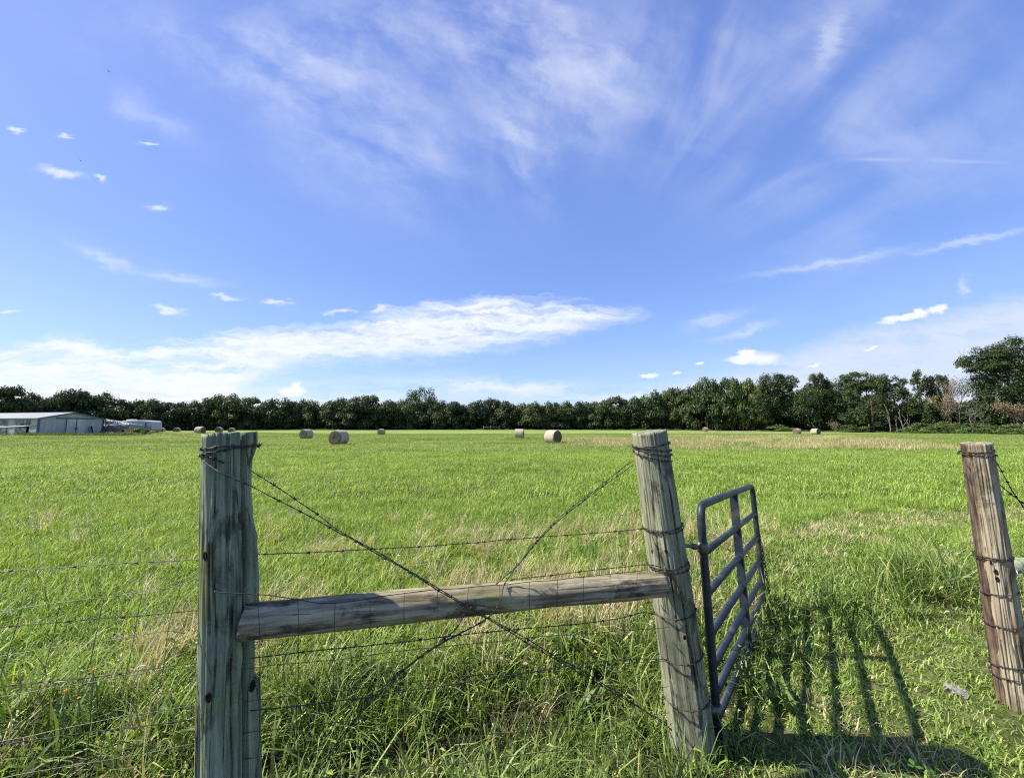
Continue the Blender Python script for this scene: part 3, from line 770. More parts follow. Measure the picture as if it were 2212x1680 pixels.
def branch_tree(name, px, top, D, seed, label, mat, spread=.9, leaves=None, group=None, n0=5, lev=4, r0=.16, lean=0.0):
    """bare dead tree grown by recursive forking"""
    rr = random.Random(seed); x = gx(px, D); z = ground_h(x, D); H = EYE + (922 - top) / F * D - z
    t = empty(name, (x, D, z)); tag(t, label, 'tree', group); mb = MB(); tips = []
    def grow(p, d, L, r, l):
        q = [p]
        for i in range(4):
            d = (d + Vector((rr.uniform(-.2, .2), rr.uniform(-.2, .2), rr.uniform(-.03, .16)))).normalized(); q.append(q[-1] + d * L / 4)
        mb.tube(q, [r * (1 - .5 * i / 4) for i in range(5)], 5); tips.append(q[-1]); tips.append(q[2])
        if l:
            for j in range(3 if l > 1 else 4):
                e = Vector((rr.uniform(-1, 1), rr.uniform(-1, 1), rr.uniform(-.1, .7))).normalized()
                grow(q[-1] if j < 2 else q[2], (d * .75 + e * spread * .75).normalized(), L * rr.uniform(.6, .82), r * .52, l - 1)
    grow(Vector((0, 0, -.2)), Vector((lean, 0, 1)).normalized(), H * .36, r0, lev)
    zmax = max(v.z for v in mb.v); 
    for v in mb.v: v *= H / zmax
    mb.build('trunk', mat, t)
    if leaves:
        n, size, lm, frac = leaves; r = np.random.default_rng(seed)
        T = np.array([tuple(p) for p in tips]) * (H / zmax); T = T[r.random(len(T)) < frac]
        pos = T[r.integers(0, len(T), n)] + r.normal(0, .38, (n, 3)); nrm = r.normal(size=(n, 3)); nrm /= np.linalg.norm(nrm, axis=1)[:, None]
        a = np.cross(nrm, r.normal(size=(n, 3))); a /= np.linalg.norm(a, axis=1)[:, None]
        link(bpy.data.objects.new('crown', crown_mesh('crown', [pos, nrm, a, r.random(n), size * r.uniform(.6, 1.3, n)], M[lm], 1, 1)), t)
    return t

def bush(name, px, base, top, D, wpx, seed, label, mat, n=14, per=160, leaf=.09, group=None):
    x = gx(px, D); z = ground_h(x, D); k = D / F
    t = empty(name, (x, D, z)); tag(t, label, 'bush', group)
    h = EYE + (922 - top) * k - z
    d = list(crown_data(seed, n, per, 1.0, cl=(.25, .42), fill=.8)); d[4] = d[4] * leaf
    d[0] = d[0] * np.array([wpx * k / 2, wpx * k / 2 * .8, h])
    link(bpy.data.objects.new('foliage', crown_mesh('foliage', d, mat, 1, 1)), t)
    trunk_mb(seed, h * .8, .03, 6, .6, .1, 1).build('stem', M['bark'], t)
    return t

def build_trees():
    L = [  # px, top, width, label, kind
     (-45, 838, 70, 'dark tree cut by the left edge of the photo, behind the barn roof', 'wood'),
     (22, 834, 74, 'tall dark tree above the left end of the barn roof', 'wood'),
     (62, 852, 46, 'low tree in the dip above the barn roof, left of the pale rounded one', 'wood'),
     (98, 846, 62, 'rounded tree above the middle of the barn roof', 'wood'),
     (150, 850, 46, 'tree partly hidden by the biggest crown above the barn gable', 'wood'),
     (186, 838, 84, 'biggest bushy tree above the barn gable peak', 'wood'),
     (236, 864, 56, 'low dark tree just right of the barn gable', 'wood'),
     (272, 868, 50, 'low tree directly behind the white tarpaulin', 'wood'),
     (312, 858, 78, 'broad rounded tree above the white camper trailer', 'wood'),
     (352, 862, 60, 'tree above the two bales right of the camper trailer', 'wood'),
     (398, 866, 58, 'tree between the camper bales and the bale nearest the left post', 'wood'),
     (437, 862, 52, 'tree above the bale just left of the left fence post', 'wood'),
     (478, 851, 66, 'peaked tree directly above the top of the left fence post', 'wood'),
     (530, 858, 62, 'tree just right above the split top of the left fence post', 'wood'),
     (590, 855, 76, 'big round tree left of the notch in the treeline', 'wood'),
     (628, 872, 44, 'shortest tree filling the notch in the treeline', 'wood'),
     (661, 862, 56, 'tree directly above the second nearest shaded bale', 'wood'),
     (698, 867, 64, 'wide low tree left of the largest bale', 'wood'),
     (745, 858, 66, 'dense tree directly above the largest bale', 'wood'),
     (790, 854, 66, 'high rounded tree between the largest bale and the far small bale', 'wood'),
     (838, 858, 66, 'tree directly above the small far bale right of the largest one', 'wood'),
     (880, 862, 52, 'tree left in front of the pale emergent crown', 'wood'),
     (930, 860, 62, 'tree right in front of the pale emergent crown', 'wood'),
     (978, 864, 60, 'second tree right of the pale emergent crown', 'wood'),
     (1026, 866, 60, 'pointed tree above the far rail fence', 'wood'),
     (1070, 860, 62, 'rounded tree right of the far rail fence', 'wood'),
     (1118, 864, 62, 'tree directly above the narrow sunlit bale', 'wood'),
     (1162, 868, 56, 'low tree between the two sunlit bales', 'wood'),
     (1204, 866, 56, 'tree directly above the larger sunlit bale', 'wood'),
     (1248, 864, 56, 'tree just right of the larger sunlit bale', 'wood'),
     (1292, 866, 54, 'low tree before the treeline starts to rise', 'wood'),
     (1332, 856, 56, 'tree at the start of the rising treeline left of the middle post', 'wood'),
     (1374, 850, 58, 'tree directly above the top of the middle fence post', 'wood'),
     (1420, 844, 62, 'tree just right above the middle fence post', 'wood'),
     (1450, 842, 48, 'yellow green tree right of the middle post top', 'yellow'),
     (1480, 832, 64, 'tree left behind the far sunlit bale below the rising treeline', 'wood'),
     (1528, 819, 74, 'tall dark tree directly above the far sunlit bale', 'wood'),
     (1572, 814, 72, 'tallest dark tree between the far bale and the yellow sprigs', 'wood'),
     (1622, 824, 66, 'tree with yellow sprigs left of the twin crowned tree', 'yellow'),
    ]
    for i, (px, top, w, lab, kind) in enumerate(L):
        wood_tree(px, top, TL(px) + (i * 37 % 9) - 4, w * 1.24, i % 6 if kind == 'wood' else i % 2, lab, kind)
    rr = random.Random(4)
    for i in range(46):
        px = -30 + i * 50 + rr.uniform(-10, 10)
        top = 876 if px < 1300 else 876 - (px - 1300) * .125 if px < 1640 else 843 if px < 1900 else 866
        if 1718 < px < 1752: continue
        wood_tree(px, top + rr.uniform(-5, 6), TL(px) + 14 + rr.uniform(-3, 6), 84, i % 6, 'dark green tree mostly hidden behind the front row of the wood', group='hidden back row of the far wood')
    special_tree('broadleaf_tree', 908, 838, 196, 62, 31, 'pale green tree rising above the middle of the treeline', [(0, 837, 66, 900, 40, 170, .34, 'round')], limbs=5)
    # the nearer trees at the right, one by one
    D = TL
    special_tree('broadleaf_tree', 1690, 808, D(1690), 80, 32, 'olive green twin crowned tree left of the sky gap', [(-14, 812, 66, 870, 40, 190, .27, 'round'), (12, 808, 50, 850, 26, 190, .25, 'round'), (0, 850, 92, 922, 44, 190, .27, 'round')], leafmat='leaf')
    special_tree('broadleaf_tree', 1658, 850, D(1658) - 5, 70, 33, 'dark low tree in front of the twin crowned tree', [(0, 846, 74, 921, 46, 190, .26, 'round')])
    special_tree('broadleaf_tree', 1772, 806, D(1772), 110, 34, 'broad dark oak behind the pair of bales at right', [(-4, 807, 46, 860, 26, 190, .25, 'round'), (2, 832, 104, 922, 66, 190, .26, 'round'), (30, 842, 60, 915, 28, 180, .26, 'round')])
    special_tree('broadleaf_tree', 1826, 812, D(1826) + 8, 70, 35, 'greyish crowned tree right of the broad dark oak', [(0, 812, 62, 880, 34, 180, .25, 'round'), (6, 850, 60, 920, 26, 180, .26, 'round')])
    special_tree('broadleaf_tree', 1880, 802, D(1880), 120, 36, 'wide umbrella crowned tree with visible limbs above the tan grass strip', [(-10, 802, 74, 838, 34, 190, .24, 'round'), (18, 812, 76, 848, 26, 190, .24, 'round'), (-20, 830, 50, 872, 14, 170, .24, 'round')], r0=.3, limbs=8, spread=.5, lo=.4, fork=2)
    special_tree('broadleaf_tree', 1886, 848, D(1886) - 5, 70, 37, 'low bright tree below the umbrella crown', [(0, 848, 74, 915, 36, 190, .23, 'round'), (-36, 878, 52, 922, 20, 180, .23, 'round')])
    special_tree('broadleaf_tree', 1936, 810, D(1936), 70, 38, 'tree with a leaning bare limb right of the umbrella crown', [(0, 810, 56, 862, 28, 190, .23, 'round'), (-4, 842, 66, 902, 28, 190, .23, 'round')], r0=.24, limbs=7, lo=.3)
    special_tree('broadleaf_tree', 1975, 868, D(1975) + 5, 50, 39, 'low shaded tree under the sky gap left of the twin columns', [(0, 866, 64, 922, 30, 190, .24, 'round')])
    special_tree('broadleaf_tree', 2008, 800, D(2008), 60, 40, 'tall narrow tree of stacked clumps right of the sky gap', [(-8, 800, 40, 860, 24, 190, .22, 'column'), (-2, 842, 58, 920, 38, 190, .22, 'column')], r0=.2)
    special_tree('broadleaf_tree', 2038, 812, D(2038) + 3, 46, 41, 'slender tree left behind the dead brown tree', [(0, 810, 40, 858, 22, 180, .22, 'column'), (-4, 852, 50, 918, 26, 180, .22, 'column')], r0=.18)
    special_tree('broadleaf_tree', 2090, 880, D(2090) + 6, 100, 42, 'dark low tree behind the dead tree trunks', [(0, 878, 110, 925, 40, 180, .24, 'round'), (-50, 886, 60, 925, 20, 180, .24, 'round')])
    special_tree('broadleaf_tree', 2192, 735, D(2192), 190, 43, 'largest tree towering at the right edge', [(14, 752, 150, 880, 70, 210, .21, 'round'), (-6, 733, 96, 800, 36, 210, .21, 'round'), (-52, 762, 84, 802, 26, 210, .21, 'round'), (30, 750, 90, 830, 34, 210, .21, 'round'), (-16, 800, 80, 850, 20, 210, .21, 'round'), (-38, 826, 56, 925, 40, 210, .2, 'column'), (16, 838, 84, 925, 46, 210, .2, 'round')], r0=.42, limbs=9, spread=.45, lo=.3, fork=2, trunk_h=.9)
    special_tree('broadleaf_tree', 2262, 790, D(2262) + 4, 90, 44, 'dark tree cut by the right edge of the photo', [(0, 790, 100, 925, 50, 190, .24, 'round')])
    branch_tree('dead_tree', 2075, 808, D(2075) - 3, 61, 'dead tree with rusty brown leaves clinging to bare limbs', M['bark_pale'], .95, (1500, .13, 'leaf_brown', .4), r0=.2)
    branch_tree('dead_tree', 2130, 828, D(2130) - 2, 66, 'bare forked dead tree beside the largest tree', M['bark_pale'], .7, r0=.2, lean=-.12)
    branch_tree('dead_tree', 2052, 850, D(2052) - 4, 63, 'short brown leaved dying tree left of the bare dead tree', M['bark_pale'], 1.0, (1700, .12, 'leaf_brown', .5), r0=.13)
    branch_tree('dead_tree', 2210, 866, D(2210) - 6, 64, 'rust brown dying tree at the right edge under the largest tree', M['bark_pale'], 1.0, (2600, .13, 'leaf_brown', .8), r0=.14)
    branch_tree('dead_tree', 2100, 868, D(2100) - 6, 65, 'grey tangle of dead branches at the foot of the dead trees', M['bark_pale'], 1.15, r0=.12)
    for j, (px, tp, ln, lab) in enumerate(((1921, 872, .05, 'pale forked trunk standing below the umbrella crown'), (1938, 897, 0, 'thin pale trunk between two thicker ones'), (1954, 884, -.03, 'thicker pale trunk left of the leaning stick'), (1971, 894, -.3, 'pale leaning dead stick at the foot of the wood'))):
        branch_tree('dead_tree', px, tp, D(px) - 7, 70 + j, lab, M['bark_pale'], .3, lev=1, r0=(.12, .07, .12, .065)[j], lean=ln)
    branch_tree('bare_tree', 1737, 852, D(1737) + 12, 76, 'thin bare treetop showing in the sky gap behind the bales', M['bark_pale'], .7, lev=3, r0=.1)
    t = branch_tree('twiggy_shrub', 1802, 911, D(1802) - 20, 77, 'round twiggy brown shrub right of the pair of bales', M['bark_pale'], 1.4, (700, .09, 'leaf_brown', .5), r0=.05); t['category'] = 'shrub'
    bush('bush', 310, 938, 925, 67, 42, 81, 'pale green leafy bush in front of the camper trailer', M['leaf_bush'], 16, 170, .10)
    for j, (px, tp, w, lab) in enumerate(((1990, 914, 70, 'low bright bush at the wood edge below the sky gap'), (2035, 911, 70, 'low bright bush below the tall narrow tree'), (2110, 914, 76, 'low green bush below the bare forked dead tree'), (2170, 913, 80, 'low green bush in front of the largest tree'), (1850, 915, 60, 'low bush in the shade right of the twiggy shrub'), (1700, 916, 60, 'low bright bush behind the left one of the pair of bales'))):
        bush('bush', px, 928, tp, D(px) - 9, w, 90 + j, lab, M['leaf_bush'] if j != 4 else M['leaf'], 14, 150, .16, 'bushes along the foot of the wood')


# ------------------------------------------------------------------ undergrowth filling the foot of the wood
def build_undergrowth():
    rng = random.Random(21); pc = bpy.data.collections.new('undergrowth kinds')
    for i in range(3):
        d = list(crown_data(300 + i, 14, 90, 1.0, cl=(.3, .5), fill=1.0)); d[4] = d[4] * .28; d[0] = d[0] * np.array([1.9, 1.9, 3.2])
        pc.objects.link(bpy.data.objects.new(f'a_{i}', crown_mesh(f'a_{i}', d, M['leaf'], 1, 1)))
    pts = []
    for k, (off, n) in enumerate(((0, 170), (5, 170), (11, 190), (18, 200))):
        for i in range(n):
            px = -60 + 2380 * (i + rng.uniform(-.4, .4)) / n
            d = TL(px) + off + rng.uniform(-1, 2); x = gx(px, d)
            pts.append((x, d, ground_h(x, d) - .2, 0, 0, rng.uniform(0, 6.28), rng.uniform(.7, 1.25) * (1 if k else .75) * (2.1 if px > 1600 and k > 1 else 1), rng.randrange(3)))
    o = scatter('undergrowth', pts, pc, 'dark leafy undergrowth between the trunks of the wood'); o['category'] = 'undergrowth'

# ------------------------------------------------------------------ fence posts
class Post:
    def __init__(s, name, base, top, rb, rt, seed, label, mats, cracks=(), prof=None, jag=.012, spin=0.0, rough=.0045, rot_side=None, group='wooden fence posts'):
        s.base, s.top, s.rb, s.rt = Vector(base), Vector(top), rb, rt
        ax = s.top - s.base; s.L = ax.length; s.q = ax.normalized().to_track_quat('Z', 'Y')
        n, rows = 200, 150; vs = []; fs = []; fm = []
        for j in range(rows + 1):
            t = j / rows; z = t * s.L
            for i in range(n):
                a = 2 * math.pi * i / n
                r = rb + (rt - rb) * t
                c_, s_ = math.cos(a), math.sin(a)
                r *= 1 + .05 * mnoise.noise(Vector((c_ * 1.2, s_ * 1.2, z * .8 + seed)))
                r += rough * mnoise.noise(Vector((c_ * 9, s_ * 9, z * 2.2 + seed))) + rough * .55 * mnoise.noise(Vector((c_ * 24, s_ * 24, z * 4 + seed)))
                for (ca, z0, z1, w, dp, wob) in cracks:
                    if z0 - .03 < z < z1 + .03:
                        cc = ca + wob * (.07 * mnoise.noise(Vector((z * 1.6, ca * 5, seed))) + .03 * mnoise.noise(Vector((z * 7, ca * 5, seed))))
                        da = (a - cc + math.pi) % (2 * math.pi) - math.pi
                        e = sstep(z0 - .03, z0 + .05, z) * sstep(z1 + .03, z1 - .08, z)
                        g_ = abs(da) * .085 / (w * (.5 + .5 * e))
                        if g_ < 1: r = max(.014, r - dp * e * (1 - g_ ** 4))
                if prof: r = prof(a, z, s.L, r)
                zz = z
                if j == rows: zz += jag * mnoise.noise(Vector((c_ * 3, s_ * 3, seed * 2)))
                vs.append((r * c_, r * s_, zz))
        for j in range(rows):
            for i in range(n):
                fs.append((j*n+i, j*n+(i+1) % n, (j+1)*n+(i+1) % n, (j+1)*n+i))
                a = 2 * math.pi * (i + .5) / n
                fm.append(1 if rot_side and rot_side(a, j / rows * s.L) else 0)
        b = rows * n; prev = b
        for k, f in enumerate((.8, .5, .2)):
            st = len(vs)
            for i in range(n):
                x, y, z = vs[b + i]
                vs.append((x * f, y * f, s.L + jag * .7 * mnoise.noise(Vector((x * f * 40, y * f * 40, seed))) + .002))
            fs += [(prev+i, prev+(i+1) % n, st+(i+1) % n, st+i) for i in range(n)]; fm += [0] * n; prev = st
        vs.append((0, 0, s.L)); fs += [(prev+i, prev+(i+1) % n, len(vs)-1) for i in range(n)]; fm += [0] * n
        o = mesh_obj(name, vs, fs, None, smooth=True, mats=mats, fmat=fm)
        o.location = s.base; o.rotation_mode = 'QUATERNION'; o.rotation_quaternion = s.q
        s.o = tag(o, label, 'fence post', group); s.M = Matrix.Translation(s.base) @ s.q.to_matrix().to_4x4()
    def centre(s, t): return s.base.lerp(s.top, t)
    def r(s, t): return s.rb + (s.rt - s.rb) * t
    def t_of_z(s, z): return (z - s.base.z) / (s.top.z - s.base.z)
    def pt(s, ang, t, off=0.0):
        return s.M @ Vector(((s.r(t) + off) * math.cos(ang), (s.r(t) + off) * math.sin(ang), t * s.L))
    def facing(s):
        d = s.q.inverted() @ (Vector((0, 0, EYE)) - s.centre(.8)); return math.atan2(d.y, d.x)

def extend(b, t, extra=.45):
    return b - (t - b).normalized() * extra

def build_posts():
    global PA, PB, PC
    # left post
    t = at(498, 938, 1.45); b = at(495, 1680, 1.42); b = b + (b - t).normalized() * (b.z + .12) / ((t - b).normalized().z)
    Lz = (t - b).length
    fa = Post.__new__(Post); fa.base, fa.top = b, t; fa.q = (t - b).normalized().to_track_quat('Z', 'Y'); fa.rb = fa.rt = .09; fa.L = Lz; fa.M = Matrix.Translation(b) @ fa.q.to_matrix().to_4x4()
    f = fa.facing()
    def profA(a, z, L, r):
        da = (a - (f + 1.35) + math.pi) % (2 * math.pi) - math.pi          # the split right-hand slab
        if abs(da) < .9:
            k = math.cos(da / .9 * math.pi / 2)
            zt = L - z
            nar = sstep(.03, .16, zt) * sstep(.46, .28, zt) * .030 + .003 * mnoise.noise(Vector((z * 14, 2, 1))) + .009 * (math.sin(math.floor(z / .13) * 12.9898) * 43758.5 % 1 - .4) * sstep(.1, .3, zt) * sstep(.9, .6, zt)
            low = sstep(.69, .72, zt) * sstep(.90, .87, zt) * .024
            r -= (nar + low) * k
        return r
    PA = Post('fence_post', b, t, .098, .083, 3.0, 'grey green weathered left fence post split down its length, with the barn behind its left', [M['post_a']],
              cracks=[(f + .5, Lz - 1.3, Lz + .2, .0095, .075, .8), (f + .5, Lz - .22, Lz + .2, .0125, .06, .8), (f + .05, Lz - 1.55, Lz - .55, .0045, .014, 1.2), (f - .12, Lz - .5, Lz + .2, .004, .010, .6), (f + .3, Lz - 1.6, Lz - .8, .0045, .014, 1.2)], prof=profA, jag=.016)
    # middle post
    t = at(1402, 932, 2.0); b0 = at(1498, 1616, 2.09); b = b0 + (b0 - t).normalized() * .25
    Lz = (t - b).length
    fa.base, fa.top, fa.L = b, t, Lz; fa.q = (t - b).normalized().to_track_quat('Z', 'Y'); fa.M = Matrix.Translation(b) @ fa.q.to_matrix().to_4x4(); f2 = fa.facing()
    def profB(a, z, L, r):
        da = (a - (f2 - .15) + math.pi) % (2 * math.pi) - math.pi
        zt = L - z
        fl = sstep(.78, .95, zt)                                    # flat adzed face in the lower half
        if fl > 0 and abs(da) < 1.2: r = r * (1 - fl) + fl * min(r, .088 / max(.3, math.cos(da)))
        return r
    PB = Post('fence_post', b, t, .112, .086, 8.0, 'pale lichen stained leaning middle fence post carrying the hinges of the metal gate', [M['post_b']],
              cracks=[(f2 - .4, Lz - .9, Lz - .2, .0022, .008, 1.0), (f2 + .3, Lz - .5, Lz + .1, .002, .006, .8), (f2 + .5, Lz - 1.5, Lz - .8, .0025, .01, .8), (f2 - .65, Lz - 1.5, Lz - .9, .003, .012, .6), (f2 + .05, Lz - 1.3, Lz - .5, .002, .007, .8)], prof=profB, jag=.010)
    # right post
    t = at(2106, 957, 2.3); b0 = at(2196, 1536, 2.36); b = b0 + (b0 - t).normalized() * .25
    Lz = (t - b).length
    fa.base, fa.top, fa.L = b, t, Lz; fa.q = (t - b).normalized().to_track_quat('Z', 'Y'); fa.M = Matrix.Translation(b) @ fa.q.to_matrix().to_4x4(); f3 = fa.facing()
    def rot_side(a, z):
        da = (a - f3 + math.pi) % (2 * math.pi) - math.pi
        edge = -.5 + .25 * mnoise.noise(Vector((z * 5, 1, 1))) + .1 * mnoise.noise(Vector((z * 17, 4, 1)))
        return -2.2 < da < edge
    def profC(a, z, L, r):
        if rot_side(a, z): r -= .006 + .006 * abs(mnoise.noise(Vector((math.cos(a) * 14, math.sin(a) * 14, z * 3))))
        return r
    PC = Post('fence_post', b, t, .079, .066, 12.0, 'tan right fence post with a dark rotten strip down its left side', [M['post_c'], M['rot']],
              cracks=[(f3 - .35, Lz - .75, Lz + .1, .0022, .012, .8), (f3 + .5, Lz - 1.0, Lz - .6, .002, .007, .8), (f3 + .1, Lz - 1.5, Lz - .9, .002, .007, .8)], prof=profC, rough=.007, rot_side=rot_side, jag=.006)
    # knots and holes in the wood
    def knot(P, px, py, d, r, name='knot'):
        v = ray(px, py); o = Vector((0, 0, EYE)); c = o + v * (d / v.y)
        tt = P.t_of_z(c.z); cen = P.centre(tt); n_ = (o - cen); n_.z = 0
        lat = c - cen; ax = (P.top - P.base).normalized(); rd = P.r(tt)
        loc = P.M.inverted() @ c; ang = None
        # nearest surface point on the ray
        for k in range(400):
            q = o + v * (d / v.y * (.7 + .4 * k / 400)); l = P.M.inverted() @ q
            if math.hypot(l.x, l.y) < rd: ang = math.atan2(l.y, l.x); zl = l.z; break
        if ang is None: return
        mb = MB(); rr = []
        for j, (f_, h) in enumerate(((1.0, .0005), (.8, .004), (.55, .0045), (.3, .001), (.05, .0))):
            ring = [Vector((r * .75 * f_ * math.cos(k * .524) , r * 1.25 * f_ * math.sin(k * .524), h)) for k in range(12)]; rr.append(ring)
        vs = [p for ring in rr for p in ring]
        fs = [(j*12+k, j*12+(k+1) % 12, (j+1)*12+(k+1) % 12, (j+1)*12+k) for j in range(4) for k in range(12)] + [tuple(48 + k for k in range(12))]
        Mx = Matrix(((-math.sin(ang), 0, math.cos(ang), (rd - .001) * math.cos(ang)), (math.cos(ang), 0, math.sin(ang), (rd - .001) * math.sin(ang)), (0, 1, 0, zl), (0, 0, 0, 1)))
        mb.add([Mx @ p for p in vs], fs, True); k_ = mb.build(name, M['hole'], P.o)
    knot(PA, 444, 1200, 1.45, .014); knot(PA, 450, 1505, 1.42, .014); knot(PA, 545, 1480, 1.42, .016)
    knot(PC, 2150, 1234, 2.33, .012); knot(PC, 2140, 1216, 2.33, .008); knot(PC, 2153, 1250, 2.33, .012)
    knot(PB, 1478, 1376, 2.05, .010); knot(PB, 1438, 1190, 2.03, .010)

def build_rail():
    a = at(527, 1343, 1.40); b = at(1431, 1262, 1.92)
    ax = (b - a); L = ax.length; n, rows = 40, 90; vs = []; fs = []
    for j in range(rows + 1):
        t = j / rows; z = t * L
        for i in range(n):
            an = 2 * math.pi * i / n; r = .060 + (.054 - .060) * t
            c_, s_ = math.cos(an), math.sin(an)
            r *= 1 + .05 * mnoise.noise(Vector((c_, s_, z * 1.6 + 3)))
            r += .005 * mnoise.noise(Vector((c_ * 6, s_ * 6, z * 2.5))) + .002 * mnoise.noise(Vector((c_ * 18, s_ * 18, z * 4)))
            g_ = mnoise.noise(Vector((c_ * 5, s_ * 5, z * .7 + 9)))
            if abs(g_) < .05: r -= .004 * (1 - abs(g_) / .05)
            x = z + (.01 * mnoise.noise(Vector((c_ * 2, s_ * 2, 5))) if j in (0, rows) else 0)
            vs.append((x, r * c_, r * s_ + .006 * math.sin(t * math.pi)))
    fs = [(j*n+i, j*n+(i+1) % n, (j+1)*n+(i+1) % n, (j+1)*n+i) for j in range(rows) for i in range(n)]
    fs += [tuple(range(n))[::-1], tuple(rows*n+i for i in range(n))]
    o = mesh_obj('brace_rail', vs, fs, M['rail'], smooth=True)
    o.data.polygons[-1].use_smooth = o.data.polygons[-2].use_smooth = False
    o.location = a; o.rotation_mode = 'QUATERNION'; o.rotation_quaternion = ax.normalized().to_track_quat('X', 'Z')
    tag(o, 'round grey wooden brace rail between the left and middle fence posts', 'rail')
    # stub of the brace rail beyond the right post
    a = at(2150, 1222, 2.52); b = at(2420, 1214, 2.75); mb = MB(); mb.tube([a, a.lerp(b, .5), b], [.046, .047, .045], 16)
    o = mb.build('brace_rail', M['post_a']); tag(o, 'short dark stretch of wooden rail behind the right fence post', 'rail')

# ------------------------------------------------------------------ wire
def resample(pts, step):
    pts = [Vector(p) for p in pts]; out = [pts[0]]
    for a, b in zip(pts, pts[1:]):
        n = max(1, int((b - a).length / step)); out += [a.lerp(b, (k + 1) / n) for k in range(n)]
    return out

def smooth_line(pts, it=2):
    pts = [Vector(p) for p in pts]
    for _ in range(it):
        q = [pts[0]]
        for a, b in zip(pts, pts[1:]): q += [a.lerp(b, .25), a.lerp(b, .75)]
        q.append(pts[-1]); pts = q
    return pts

def strand_mb(mb, pts, r, twist=0.0, pitch=.07, step=.02, wob=.0015, seed=0):
    pts = resample(smooth_line(pts), step if twist else .04); k = len(pts)
    P = []
    for i, p in enumerate(pts):
        e = 1 if 0 < i < k - 1 else 0
        P.append(p + e * wob * Vector((0, 0, mnoise.noise(p * 9 + Vector((seed, 0, 0))))) + e * wob * Vector((mnoise.noise(p * 9 + Vector((0, seed, 3))), 0, 0)))
    if not twist: mb.tube(P, r, 5); return P
    for ph in (0, math.pi):
        q = []; s_ = 0
        for i, p in enumerate(P):
            t = (P[min(i + 1, k - 1)] - P[max(i - 1, 0)]).normalized(); u = t.cross(Vector((.1, .3, 1))).normalized(); w = t.cross(u)
            if i: s_ += (P[i] - P[i - 1]).length
            a = s_ / pitch * 6.283 + ph; q.append(p + (u * math.cos(a) + w * math.sin(a)) * twist)
        mb.tube(q, r, 5)
    return P

def barb_mesh(p, t, size, r, seed):
    rr = random.Random(seed); mb = MB(); t = t.normalized(); u = t.cross(Vector((.2, .5, 1))).normalized(); w = t.cross(u)
    a0 = rr.uniform(0, 6.28)
    coil = [p + t * (.0035 * (k / 8 - 1)) * 2 + (u * math.cos(k * 1.57 + a0) + w * math.sin(k * 1.57 + a0)) * (r * 1.7) for k in range(9)]
    for s_, e in ((-1, coil[0]), (1, coil[-1])):
        d = (u * math.cos(a0 + s_) + w * math.sin(a0 + s_)); d2 = (d + t * s_ * .5).normalized()
        if s_ < 0: coil = [e + d2 * size] + coil
        else: coil = coil + [e - d2 * size]
    mb.tube(coil, [.0004] + [r * .8] * 9 + [.0004], 5); return mb

def wire(name, lines, label, cat, mat='wire', r=.0016, twist=.0019, barbs=.125, group=None, wob=.003, first=.05):
    """one strand (or a pair twisted up together) with its barbs as children"""
    mb = MB(); spots = []; rr = random.Random(len(label) + int(lines[0][0][0] * 100))
    for ln in lines:
        P = strand_mb(mb, ln, r, twist, wob=wob, seed=rr.random() * 9)
        if barbs:
            s_ = -first * rr.random() - barbs * .3; 
            for a, b in zip(P, P[1:]):
                s_ += (b - a).length
                if s_ > barbs: s_ = rr.uniform(-.02, .02); spots.append((b, b - a))
    o = mb.build(name, M[mat]); tag(o, label, cat, group)
    for i, (p, t) in enumerate(spots): barb_mesh(p, t, .013, r + twist * .6, i + 3).build('barb', M[mat], o)
    return o

def loop(P, z, a0, a1, tilt=0.0, off=.004, n=26, wobble=.006, seed=0.0):
    """points of a wire wound round post P at height z"""
    f = P.facing(); t = P.t_of_z(z); out = []
    for i in range(n + 1):
        a = a0 + (a1 - a0) * i / n
        out.append(P.pt(f + a, t + (tilt * math.sin(a) + wobble * mnoise.noise(Vector((a * 1.4, seed, 2)))) / P.L, off + .003 * mnoise.noise(Vector((a * 2, seed, 7)))))
    return out

def zat(P, px, py):
    """height of the spot of post P's front seen at a photo pixel"""
    d = P.centre(.7).y - P.rt * .7
    return at(px, py, d).z

def D2(px, py, P0=None):
    """distance along the fence line (its near face) for a pixel"""
    r = ray(px, py); n = FN
    k = (FA - n * .10).dot(n) / (r.x * n.x + r.y * n.y); return r.y * k
def on_fence(px, py, off=0.0):
    r = ray(px, py); k = (FA.dot(FN) + off) / (r.x * FN.x + r.y * FN.y); return Vector((r.x * k, r.y * k, EYE + r.z * k))

